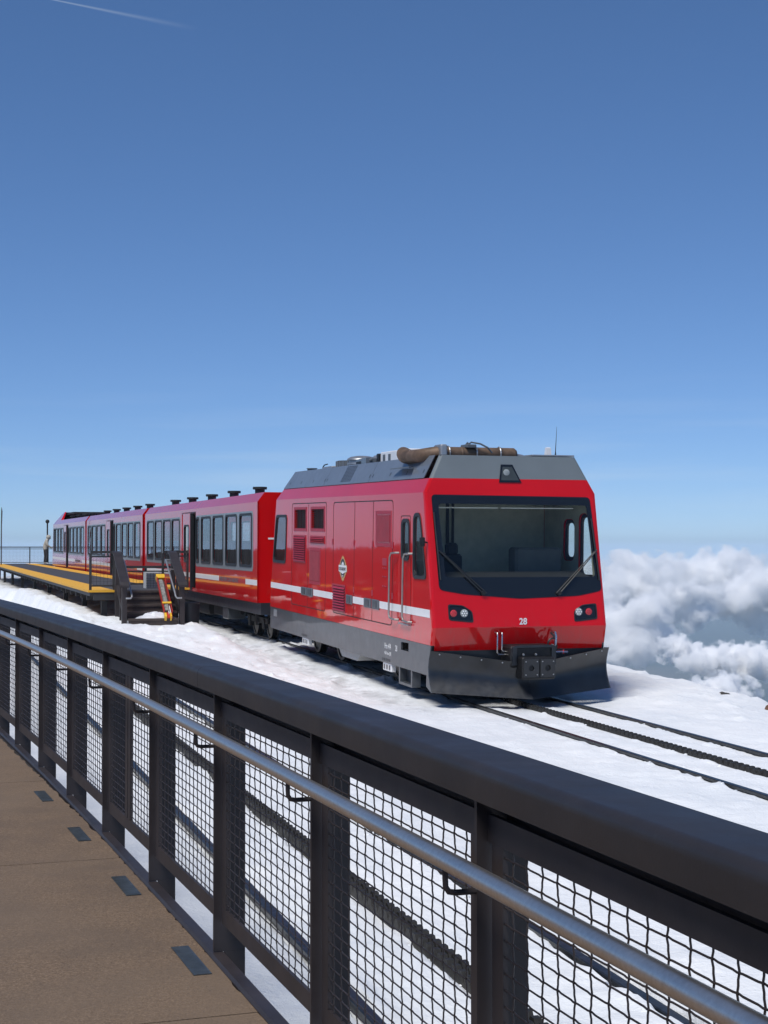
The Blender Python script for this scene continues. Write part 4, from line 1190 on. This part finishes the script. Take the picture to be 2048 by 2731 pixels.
# ------------------------------------------------------------------ platform
PZ = .44
def pq0(s): return 3.93 + (s - 36.7) * .0115     # near edge
def PQ1(s): return 6.62 + (s - 38.3) * .0115
plat = thing('station_platform', 'raised metal platform with dark walkway and yellow edges beside the coaches', 'platform', W(36.7, 5.4, 0))
R = plat.location
PS0, PS1 = 36.7, 99.0
def pbox(s0, s1, qa, qb, z0, z1):
    mb = MB()
    mb.loft([[W(s, q(s) if callable(q) else q, z) for q, z in ((qa, z0), (qb, z0), (qb, z1), (qa, z1))] for s in (s0, s1)])
    return mb
ya = lambda s: pq0(s) + .62
yb = lambda s: PQ1(s) - .62
seg = [PS0 + (PS1 - PS0) * k / 12 for k in range(13)]
RS0 = 38.3      # the train-side half starts further back, beyond the stairs
for k, (a, b) in enumerate(zip(seg, seg[1:])):
    pbox(a, b - .012, pq0, ya, PZ - .05, PZ).build('edge_plate', M['yellow'], plat, rel=R)
    if k == 0:
        pbox(a, RS0, lambda s: ya(s) + .01, 5.92, PZ - .05, PZ - .003).build('deck_plate', M['tread'], plat, rel=R)
        a = RS0 + .006
    pbox(a, b - .012, lambda s: ya(s) + .01, lambda s: yb(s) - .01, PZ - .05, PZ - .003).build('deck_plate', M['tread'], plat, rel=R)
    pbox(a, b - .012, yb, PQ1, PZ - .05, PZ).build('edge_plate', M['yellow'], plat, rel=R)
pbox(PS0 + .02, PS1, lambda s: pq0(s) + .04, lambda s: pq0(s) + .12, PZ - .14, PZ - .052).build('edge_beam', M['plat_steel'], plat, rel=R)
pbox(RS0 + .02, PS1, lambda s: PQ1(s) - .12, lambda s: PQ1(s) - .04, PZ - .14, PZ - .052).build('edge_beam', M['plat_steel'], plat, rel=R)
pbox(PS0 + .02, PS0 + .12, lambda s: pq0(s) + .13, 5.90, PZ - .24, PZ - .052).build('end_beam', M['plat_steel'], plat, rel=R)
pbox(RS0 + .02, RS0 + .12, 5.9, lambda s: PQ1(s) - .13, PZ - .24, PZ - .052).build('end_beam', M['plat_steel'], plat, rel=R)
pbox(88.6, 98.9, lambda s: PQ1(s) + .01, 9.2, PZ - .05, PZ).build('deck_plate', M['tread'], plat, rel=R)
pbox(88.7, 98.8, 8.9, 9.1, -.8, PZ - .052).build('leg', M['plat_steel'], plat, rel=R)
s = PS0 + .9
while s < PS1:
    pbox(s, s + .10, lambda x: pq0(x) + .06, (lambda x: PQ1(x) - .13) if s > RS0 else 5.88, PZ - .26, PZ - .142).build('joist', M['plat_steel'], plat, rel=R); s += 1.55
for s in [PS0 + .35, PS0 + 5.2, 48, 55, 63, 72, 81, 90, 97]:
    for qf in (pq0(s) + .35, PQ1(s) - .6 if s > RS0 else 5.6):
        z = float(snow_z(np.array([s]), np.array([qf]))[0]) - .15
        pbox(s, s + .13, qf, qf + .13, z, PZ - .262).build('leg', M['plat_steel'], plat, rel=R)

def rail_fence(name, label, pts, posts, z0, h, group=None, mesh=True, panels=None):
    """small mesh fence on the platform; pts is a polyline of (s, q)"""
    root = thing(name, label, 'railing', W(pts[0][0], pts[0][1], z0), group)
    R = root.location
    def at(f):
        k = min(int(f), len(pts) - 2); g = f - k
        return (pts[k][0] + (pts[k + 1][0] - pts[k][0]) * g, pts[k][1] + (pts[k + 1][1] - pts[k][1]) * g)
    for k in range(len(pts) - 1):
        a, b = Vector(W(*pts[k])), Vector(W(*pts[k + 1])); d = (b - a).normalized(); n = Vector((-d.y, d.x, 0))
        def bar(za, zb, w, nm, m='plat_steel'):
            mb = MB(); mb.loft([[p + n * w + Vector((0, 0, za)), p - n * w + Vector((0, 0, za)), p - n * w + Vector((0, 0, zb)), p + n * w + Vector((0, 0, zb))] for p in (a, b)])
            mb.build(nm, M[m], root, rel=R)
        bar(z0 + h - .06, z0 + h, .05, 'top_rail'); bar(z0 + h - .155, z0 + h - .12, .02, 'mesh_rail'); bar(z0 + .08, z0 + .12, .02, 'mesh_rail')
        L = (b - a).length
        npst = posts[k]
        for i in range(npst + 1):
            p = a.lerp(b, i / npst)
            mb = MB(); mb.obox(p + Vector((0, 0, z0 + (h - .062) / 2)), d * .03, n * .018, (0, 0, (h - .062) / 2)); mb.build('post', M['plat_steel'], root, rel=R)
        if mesh:
            mb = MB()
            x = .06
            while x < L - .03: mb.tube([a + d * x + Vector((0, 0, z0 + .12)), a + d * x + Vector((0, 0, z0 + h - .155))], .0028, 4, cap=False); x += .085
            z = z0 + .20
            while z < z0 + h - .16: mb.tube([a + Vector((0, 0, z)), b + Vector((0, 0, z))], .0028, 4, cap=False); z += .085
            tag(mb.build('wire_mesh', M['plat_steel'], root, rel=R), kind='stuff')
    return root
# stairs at the near end
SQ0, SQ1 = 4.66, 5.86
st = thing('platform_stairs', 'dark brown five-step stairs with handrails at the platform end', 'stairs', W(35.4, 5.26, -.3))
R = st.location
ntr = 5
for k in range(ntr):
    z = PZ - .006 - .152 * k
    s = 36.66 - .29 * k
    mb = pbox(s - .31, s, SQ0 + .02, SQ1 - .02, z - .05, z); mb.build('tread', M['wood_brown'], st, rel=R)
    for j in range(1):
        pbox(s - .285, s - .265, SQ0 + .03, SQ1 - .03, z - .152, z - .052).build('riser', M['wood_brown'], st, rel=R)
def spost(q, s, zt, zb, w=.07):
    mb = MB(); mb.loft([[W(s - w, q - w * .8, z), W(s + w, q - w * .8, z), W(s + w, q + w * .8, z), W(s - w, q + w * .8, z)] for z in (zb, zt)]); mb.build('newel_post', M['steel_brown'], st, rel=R)
for q, sg in ((SQ0 - .06, 1), (SQ1 + .06, -1)):
    spost(q, 35.32, .62, -.42); spost(q, 36.62, 1.26, -.30, .06); spost(q, 35.98, .92, -.36, .03)
    # sloping top board
    mb = MB(); mb.loft([[W(s, q - .10, z - .05), W(s, q + .10, z - .05), W(s, q + .10, z), W(s, q - .10, z)] for s, z in ((35.16, .585), (35.24, .66), (36.60, 1.335), (36.80, 1.36))]); mb.build('handrail_board', M['steel_brown'], st, rel=R)
    mb = MB(); mb.loft([[W(s, q - .03, z - .10), W(s, q + .03, z - .10), W(s, q + .03, z), W(s, q - .03, z)] for s, z in ((35.3, -.05), (36.6, .58))]); mb.build('stringer', M['steel_brown'], st, rel=R)
    # stainless grab rail inside
    qi = q + sg * .16
    mb = MB(); mb.tube([W(36.75, q + sg * .03, 1.15), W(36.75, qi, 1.15), W(36.60, qi, 1.12), W(35.32, qi, .42), W(35.20, qi, .33), W(35.19, qi - sg * .03, .29), W(35.20, q + sg * .02, .29)], .021, 8); mb.build('grab_rail', M['alu'], st, rel=R, smooth=True)
    mb = MB(); mb.tube([W(36.3, q + sg * .02, .93), W(36.3, qi, .94)], .014, 6); mb.build('grab_bracket', M['alu'], st, rel=R)
# railings on the platform end
rail_fence('platform_railing', 'low mesh railing left of the stairs on the platform end', [(36.85, 4.0), (36.85, SQ0 - .1)], [1], PZ, .93, 'mesh railings at the platform end')
rail_fence('platform_railing', 'short mesh railing right of the stairs beside the coach door', [(38.42, SQ1 + .1), (38.42, 6.58)], [1], PZ, .93, 'mesh railings at the platform end')
rail_fence('platform_railing', 'long mesh railing across the platform behind the stairs', [(38.6, SQ0 + .1), (38.6, 6.35)], [2], PZ, .55, 'mesh railings at the platform end')
rail_fence('far_railing', 'thin railing closing the far end of the platform', [(98.4, -2.5), (98.4, 3.0), (98.4, 8.9)], [4, 3], PZ - .02, 1.08)
# white slatted cabinet behind the railing
cb = thing('grille_cabinet', 'pale grey slatted grille cabinet on the platform by the stairs', 'cabinet', W(38.2, 5.65, PZ))
mb = pbox(38.05, 38.45, 5.48, 5.86, PZ, PZ + .40); mb.build('cabinet_body', mat('cabinet_pale', (.50, .52, .53), .5), cb, rel=cb.location)
mb = MB()
for k in range(9): z = PZ + .03 + .042 * k; mb.loft([[W(38.035, q, zz), W(38.048, q, zz)] for q in (5.49, 5.85) for zz in (z,)] + [], closed=False, cap=False) if False else mb.obox(W(38.04, 5.67, z), Vector(W(0, .18, 0)), Vector(W(.008, 0, 0)), (0, 0, .006))
for k in range(5): mb.obox(W(38.04, 5.52 + .075 * k, PZ + .2), Vector(W(0, .005, 0)), Vector(W(.009, 0, 0)), (0, 0, .18))
tag(mb.build('cabinet_grille', M['darkframe'], cb, rel=cb.location), kind='stuff')
# rescue sled leaning on the stairs
sl = thing('rescue_sled', 'red and yellow rescue sled with grey cover lying on the stairs', 'sled', W(35.6, 5.6, -.2))
R = sl.location
A = W(35.20, 5.60, -.19); B = W(36.50, 5.59, .70)
ax = (B - A); Ln = ax.length; ax = ax.normalized(); ay = Vector(W(0, 1, 0)); az_ = ax.cross(ay); az_ = az_ if az_.z > 0 else -az_
def SP(u, v, w): return A + ax * u + ay * v * .52 + az_ * w * .9
def sbox(u0, u1, v0, v1, w0, w1, nm, m, par=None):
    mb = MB(); mb.loft([[SP(u, v0, w0), SP(u, v1, w0), SP(u, v1, w1), SP(u, v0, w1)] for u in (u0, u1)]); return mb.build(nm, m, par or sl, rel=R)
sred = mat('sled_red', (.42, .03, .02), .45, var=.2); syel = mat('sled_yellow', (.75, .45, .03), .45, var=.15); sgrey = mat('sled_cover', (.20, .20, .19), .8, var=.4, scale=14, bump=.4, bscale=25)
sbox(.0, Ln, -.17, .17, 0, .05, 'sled_shell', sred)
sbox(.12, Ln - .1, -.19, -.165, .04, .16, 'side_rim', sred); sbox(.12, Ln - .1, .165, .19, .04, .16, 'side_rim', sred)
mb = MB(); mb.loft([[SP(u, -.16, .05), SP(u, -.10, .05 + h), SP(u, .04, .06 + h), SP(u, .16, .05)] for u, h in ((.2, .06), (.5, .11), (.9, .09), (1.2, .12), (Ln - .15, .05))], closed=True); mb.build('cover', sgrey, sl, rel=R, smooth=True)
sbox(Ln - .12, Ln + .03, -.19, .19, -.01, .14, 'sled_nose', syel)
sbox(-.04, .10, -.19, -.10, -.02, .12, 'runner_end', syel); sbox(-.04, .10, .06, .12, -.02, .12, 'runner_end', syel)
sbox(.10, .42, .02, .05, .05, .10, 'strap', M['white']); sbox(.10, .42, .09, .12, .05, .10, 'strap', M['white'])
sbox(.40, .46, -.20, .20, .15, .175, 'strap', syel)
# bin
mb = MB(); zb = -.36
mb.revolve([(0, .20), (.01, .215), (.50, .235), (.51, .245), (.535, .245), (.54, .22), (.54, .21), (.40, .20), (.06, .19), (.05, .01)], W(35.75, 6.18, zb), (0, 0, 1), 28)
b_ = mb.build('waste_bin', M['bin'], smooth=30, loc=W(35.75, 6.18, zb)); tag(b_, 'black round plastic bin standing in snow beside the stairs', 'bin')
# snow lying on the steps
def snow_pile(name, label, s, q, z, rs, rq, h, seed):
    n, k = 14, 26
    rows = []
    for i in range(n + 1):
        f = i / n
        row = []
        for j in range(k):
            a = 2 * PI * j / k
            rr = 1 + .22 * math.sin(3 * a + seed) + .13 * math.sin(7 * a + seed * 2.1)
            x = s + rs * f * rr * math.cos(a); y = q + rq * f * rr * math.sin(a)
            zz = z + h * (1 - f ** 2) * (1 + .25 * math.sin(5 * a + i)) - .02 * f
            row.append(W(x, y, zz))
        rows.append(row)
    mb = MB(); mb.loft(rows, cap=False)
    o = mb.build(name, bpy.data.materials['snow'], smooth=True, loc=W(s, q, z)); tag(o, label, 'snow pile')
snow_pile('snow_pile', 'thin snow patch lying on the middle stair tread', 35.93, 5.38, .005, .10, .22, .05, 1)
snow_pile('snow_pile', 'long snow drift spread over the lowest stair tread', 35.45, 5.32, -.17, .16, .45, .12, 2)

# lamp post and thin pole at the far end
lp = thing('lamp_post', 'slim dark lamp post with ball top at the far platform end', 'lamp post', W(93.2, 7.58, PZ))
mb = MB(); mb.tube([W(93.2, 7.58, PZ), W(93.2, 7.58, PZ + 1.05)], .085, 10); mb.build('post_base', mat('post_green', (.05, .055, .045), .6), lp, rel=lp.location)
mb = MB(); mb.tube([W(93.2, 7.58, PZ + 1.05), W(93.2, 7.58, PZ + 2.45)], .045, 8); mb.build('pole', M['plat_steel'], lp, rel=lp.location)
mb = MB(); mb.revolve([(-.12 * math.cos(k * PI / 10), .12 * math.sin(k * PI / 10)) for k in range(11)], W(93.2, 7.58, PZ + 2.55), (0, 0, 1), 16); mb.build('ball_top', M['black'], lp, rel=lp.location, smooth=True)
mb = MB(); mb.tube([W(92, 4.86, PZ), W(92, 4.86, PZ + 2.2), W(92, 4.88, PZ + 3.1), W(92, 4.86, PZ + 3.35)], .03, 8, rs=[.035, .03, .04, .008])
tag(mb.build('flag_pole', M['plat_steel'], loc=W(92, 4.86, PZ)), 'thin bare pole with furled top above the far railing', 'pole')

# person at the far end, leaning forward on the railing
def person():
    base = W(92.8, 7.42, PZ)
    bm = bmesh.new()
    r = Vector(W(0, 1, 0)); f = Vector(W(1, 0, 0)); up = Vector((0, 0, 1))
    # r: facing direction (to the right in the picture), f: depth
    J = {'pel': (0, 0, .93), 'sp': (.02, 0, 1.12), 'ch': (.07, 0, 1.34), 'nk': (.15, 0, 1.50), 'hd': (.22, 0, 1.60), 'ht': (.25, 0, 1.71),
         'hl': (0, -.10, .90), 'kl': (.13, -.12, .52), 'al': (.02, -.12, .10), 'tl': (.20, -.13, .04),
         'hr': (0, .10, .90), 'kr': (.02, .12, .50), 'ar': (-.04, .12, .09), 'tr': (.14, .13, .04),
         'sl': (.08, -.19, 1.40), 'el': (.12, -.26, 1.13), 'wl': (.34, -.22, 1.00), 'fl': (.42, -.20, .99),
         'sr': (.08, .19, 1.40), 'er': (.12, .26, 1.13), 'wr': (.34, .22, 1.00), 'fr': (.42, .20, .99)}
    Rr = {'pel': .16, 'sp': .16, 'ch': .175, 'nk': .085, 'hd': .115, 'ht': .075, 'hl': .10, 'kl': .075, 'al': .05, 'tl': .045, 'hr': .10, 'kr': .075, 'ar': .05, 'tr': .045, 'sl': .085, 'el': .062, 'wl': .042, 'fl': .035, 'sr': .085, 'er': .062, 'wr': .042, 'fr': .035}
    E = [('pel', 'sp'), ('sp', 'ch'), ('ch', 'nk'), ('nk', 'hd'), ('hd', 'ht'), ('pel', 'hl'), ('hl', 'kl'), ('kl', 'al'), ('al', 'tl'), ('pel', 'hr'), ('hr', 'kr'), ('kr', 'ar'), ('ar', 'tr'), ('ch', 'sl'), ('sl', 'el'), ('el', 'wl'), ('wl', 'fl'), ('ch', 'sr'), ('sr', 'er'), ('er', 'wr'), ('wr', 'fr')]
    names = list(J)
    me = bpy.data.meshes.new('person_skeleton')
    me.from_pydata([r * J[k][0] + f * J[k][1] + up * J[k][2] for k in names], [(names.index(a), names.index(b)) for a, b in E], [])
    o = bpy.data.objects.new('person_skeleton', me); COL.objects.link(o)
    md = o.modifiers.new('skin', 'SKIN'); sb = o.modifiers.new('sub', 'SUBSURF'); sb.levels = 2; sb.render_levels = 2
    for k, n in enumerate(names):
        sv = me.skin_vertices[0].data[k]; sv.radius = (Rr[n], Rr[n]); sv.use_root = (n == 'pel')
    dg = bpy.context.evaluated_depsgraph_get()
    me2 = bpy.data.meshes.new_from_object(o.evaluated_get(dg))
    bpy.data.objects.remove(o)
    me2.name = 'person'
    me2.materials.clear()
    for mm in (mat('jacket_beige', (.40, .38, .33), .8), mat('dark_trousers', (.035, .037, .045), .85), mat('white_shoe', (.65, .65, .65), .6), mat('face_skin', (.42, .26, .19), .6)): me2.materials.append(mm)
    for p in me2.polygons:
        c = p.center; h = c.z; fw = c.dot(r)
        p.material_index = 2 if h < .12 else 1 if h < .90 else 3 if (h > 1.52 and h < 1.66 and fw > .28) else 0
        p.use_smooth = True
    po = bpy.data.objects.new('person', me2); COL.objects.link(po); po.location = base
    tag(po, 'person in beige hooded jacket and dark trousers leaning at the far railing', 'person')
    # hood and nose/mouth shapes as clothing and face details
    mb = MB()
    C = base + r * .205 + up * 1.61
    rows = []
    for i in range(9):
        a = PI * i / 8 * .80
        rows.append([C + (-r * math.cos(a) * .0) + Vector(r * (-.15 * math.cos(a)) + (f * math.cos(b) + up * math.sin(b)) * max(.01, .15 * math.sin(a + .12))) for b in [2 * PI * j / 14 for j in range(14)]])
    mb.loft(rows, cap=False)
    h = mb.build('hood', bpy.data.materials['jacket_beige'], po, rel=base, smooth=True)
person()

# ------------------------------------------------------------------ rocks on the ridge
def rock(name, label, s, q, z, size, seed, m):
    bm = bmesh.new(); bmesh.ops.create_icosphere(bm, subdivisions=3, radius=1)
    rg = random.Random(seed); ph = [rg.uniform(0, 9) for _ in range(6)]
    for v in bm.verts:
        c = v.co
        k = 1 + .22 * math.sin(3 * c.x + ph[0]) * math.cos(2.5 * c.y + ph[1]) + .10 * math.sin(7 * c.z + ph[2] + 4 * c.x) + .05 * math.sin(13 * c.y + ph[3])
        v.co = Vector((round(c.x * k * 2.6) / 2.6 * .5 + c.x * k * .5, round(c.y * k * 2.2) / 2.2 * .4 + c.y * k * .6, c.z * k))
        v.co = Vector((v.co.x * size[0], v.co.y * size[1], v.co.z * size[2]))
    me = bpy.data.meshes.new(name); bm.to_mesh(me); bm.free(); me.materials.append(m)
    o = bpy.data.objects.new(name, me); COL.objects.link(o); o.location = W(s, q, z); o.rotation_euler = (rg.uniform(-.2, .2), rg.uniform(-.2, .2), rg.uniform(0, 3))
    tag(o, label, 'rock'); return o
M['rock'] = mat('granite', (.17, .085, .045), .85, var=.4, scale=4, bump=.8, bscale=12, bdist=.05)
M['rock_dark'] = mat('dark_granite', (.06, .055, .05), .85, var=.4, scale=5, bump=.8, bscale=12, bdist=.05)

# ------------------------------------------------------------------ far land, clouds, air
PLAIN = -320.0
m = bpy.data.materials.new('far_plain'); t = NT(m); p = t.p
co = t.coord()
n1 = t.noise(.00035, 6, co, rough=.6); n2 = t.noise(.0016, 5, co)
c = t.ramp(n1, [(.36, (.02, .045, .08)), (.54, (.06, .085, .11)), (.68, (.34, .26, .22))])  # blue tones: distance haze painted into the plain's own colour
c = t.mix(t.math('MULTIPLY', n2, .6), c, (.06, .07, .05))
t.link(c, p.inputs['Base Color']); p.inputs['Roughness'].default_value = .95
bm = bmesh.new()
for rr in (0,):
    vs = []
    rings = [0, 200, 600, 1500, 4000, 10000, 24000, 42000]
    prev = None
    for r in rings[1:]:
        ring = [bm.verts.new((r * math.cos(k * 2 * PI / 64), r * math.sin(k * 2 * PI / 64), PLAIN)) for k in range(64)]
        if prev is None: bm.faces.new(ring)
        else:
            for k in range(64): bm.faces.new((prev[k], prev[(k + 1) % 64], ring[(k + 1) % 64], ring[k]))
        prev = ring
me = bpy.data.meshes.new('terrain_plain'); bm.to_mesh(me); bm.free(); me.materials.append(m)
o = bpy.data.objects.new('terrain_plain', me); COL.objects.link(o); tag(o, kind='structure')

# white cloud sheet added over the far plains to brighten the horizon haze
ang = np.linspace(0, 2 * PI, 121); rr_ = np.array([0, .04, .1, .2, .35, .55, .8, 1.0])
A_, R_ = np.meshgrid(ang, rr_, indexing='ij')
rad_ = (7500 + 1500 * np.sin(A_ * 5 + 1.0) + 900 * np.sin(A_ * 11 + 2.2)) * (1 - R_) + 41000 * R_
zz_ = -150 + 28 * fbm(rad_ * .0009, A_ * 14, 4, 15) - 40 * np.exp(-R_ * 40)
mb = MB(); mb.grid(np.stack([rad_ * np.cos(A_), rad_ * np.sin(A_), zz_], -1))
m = bpy.data.materials.new('added_cloud_sheet'); t = NT(m); p = t.p
t.link(t.ramp(t.noise(.0012, 6), [(.35, (.55, .57, .60)), (.60, (.86, .87, .88))]), p.inputs['Base Color']); p.inputs['Roughness'].default_value = 1.0; p.inputs['Specular IOR Level'].default_value = 0.0
cd_ = mb.build('added_cloud_sheet', m, smooth=True); tag(cd_, kind='stuff')

# air
mb = MB(); mb.box(-45000, 45000, -45000, 45000, PLAIN - 1.0, 45.0)
m = bpy.data.materials.new('thin_air'); t = NT(m); t.n.remove(t.p)
v = t.new('VolumePrincipled'); v.inputs['Color'].default_value = (.66, .85, 1.0, 1); v.inputs['Density'].default_value = 1.2e-4; v.inputs['Anisotropy'].default_value = -.3
t.link(v.outputs[0], t.out.inputs['Volume'])
hz = mb.build('haze', m); tag(hz, kind='stuff')

# cumulus: ellipsoids of drop-filled air whose density is broken up by noise
def cloud_mat(name, size, dens, seed, thr):
    m = bpy.data.materials.new(name); t = NT(m); t.n.remove(t.p)
    co = t.coord('Object')
    ln = t.new('VectorMath', operation='LENGTH'); t.link(co, ln.inputs[0])
    mp = t.new('Mapping'); mp.inputs['Location'].default_value = (seed * 3.7, seed * 1.3, seed * 2.1); mp.inputs['Scale'].default_value = (size[0] / size[2], size[1] / size[2], 1.0)
    t.link(co, mp.inputs['Vector'])
    n = t.noise(1.55, 7, mp.outputs[0], rough=.58)
    body = t.math('SUBTRACT', 1.0, ln.outputs['Value'])
    d = t.math('ADD', t.math('MULTIPLY', body, .66), t.math('MULTIPLY', t.math('SUBTRACT', n, .5), 1.9))
    d = t.math('MULTIPLY', t.math('SUBTRACT', d, thr, True), 3.0, True)
    d = t.math('MULTIPLY', d, dens)
    v = t.new('VolumePrincipled'); v.inputs['Color'].default_value = (1, 1, 1, 1); v.inputs['Anisotropy'].default_value = -.4
    t.link(d, v.inputs['Density']); t.link(v.outputs[0], t.out.inputs['Volume'])
    m.cycles.volume_step_rate = .5
    return m
def ray_at(u, v, dist):
    d = Vector(((u - 1024) / 4100.0, 1.0, -(v - 1460) / 4100.0)); return Vector((0, 0, CAMZ)) + d * dist
clouds = [  # pixel of centre, distance, half width px, half height px
    (1700, 1560, 6500, 150, 85, 1), (1905, 1545, 7000, 170, 80, 2), (2040, 1590, 6000, 150, 95, 3), (1690, 1680, 4300, 130, 105, 4), (1830, 1610, 5600, 95, 70, 9),
    (1960, 1765, 3600, 160, 52, 5), (1925, 1850, 2700, 95, 55, 6), (1800, 1730, 3700, 60, 40, 7), (2075, 1925, 2300, 60, 40, 8), (1540, 1600, 6000, 120, 70, 10)]
for k, (u, vv, dist, hw, hh, sd) in enumerate(clouds):
    dist *= .27
    bm = bmesh.new(); bmesh.ops.create_icosphere(bm, subdivisions=2, radius=1.0)
    me = bpy.data.meshes.new('cloud'); bm.to_mesh(me); bm.free()
    sz = (hw * dist / 4100.0 * 1.25, hw * dist / 4100.0 * .9, hh * dist / 4100.0 * 1.25)
    me.materials.append(cloud_mat('cumulus', sz, 4.8 / sz[2] * 3.0, sd, .20))
    o = bpy.data.objects.new('cloud', me); COL.objects.link(o); o.location = ray_at(u, vv, dist); o.scale = sz
    tag(o, kind='stuff')

for args in ((22.35, 12.62, -.96, (.11, .07, .06), 3, 'rock_dark', 'small dark rock poking out of the snow on the ridge'), (20.70, 12.55, -1.12, (.19, .13, .17), 8, 'rock', 'reddish brown rock at the snow edge on the far right')):
    s_, q_, z_, sz, sd, mm, lb = args
    rock('ridge_rock', lb, s_, q_, z_, sz, sd, M[mm])

# a few loose crumbs of snow along the rails
bm = bmesh.new(); rg = random.Random(77)
pts = []
for k in range(300):
    c_ = rg.choice([QN - G2, QN, QN + G2, QM - G2, QM, QM + G2]); pts.append((rg.uniform(5, 20.5), c_ + rg.choice((-1, 1)) * abs(rg.gauss(.085, .03))))
zz = snow_z(np.array([p[0] for p in pts]), np.array([p[1] for p in pts]))
for (s_, q_), z_ in zip(pts, zz):
    r_ = rg.uniform(.006, .018)
    ret = bmesh.ops.create_icosphere(bm, subdivisions=2, radius=1.0)
    ph = [rg.uniform(0, 6) for _ in range(3)]
    for v in ret['verts']:
        k_ = 1 + .3 * math.sin(2.3 * v.co.x + ph[0]) + .25 * math.sin(3.1 * v.co.y + ph[1]) + .2 * math.sin(4 * v.co.z + ph[2])
        v.co = Vector((v.co.x * 1.5, v.co.y, v.co.z * .7)) * (k_ * r_) + W(s_, q_, float(z_))
me = bpy.data.meshes.new('snow_clods'); bm.to_mesh(me); bm.free(); me.materials.append(bpy.data.materials['snow'])
me.polygons.foreach_set('use_smooth', [True] * len(me.polygons))
o = bpy.data.objects.new('snow_clods', me); COL.objects.link(o); tag(o, 'loose snow crumbs scattered along the rails', 'snow', kind='stuff')
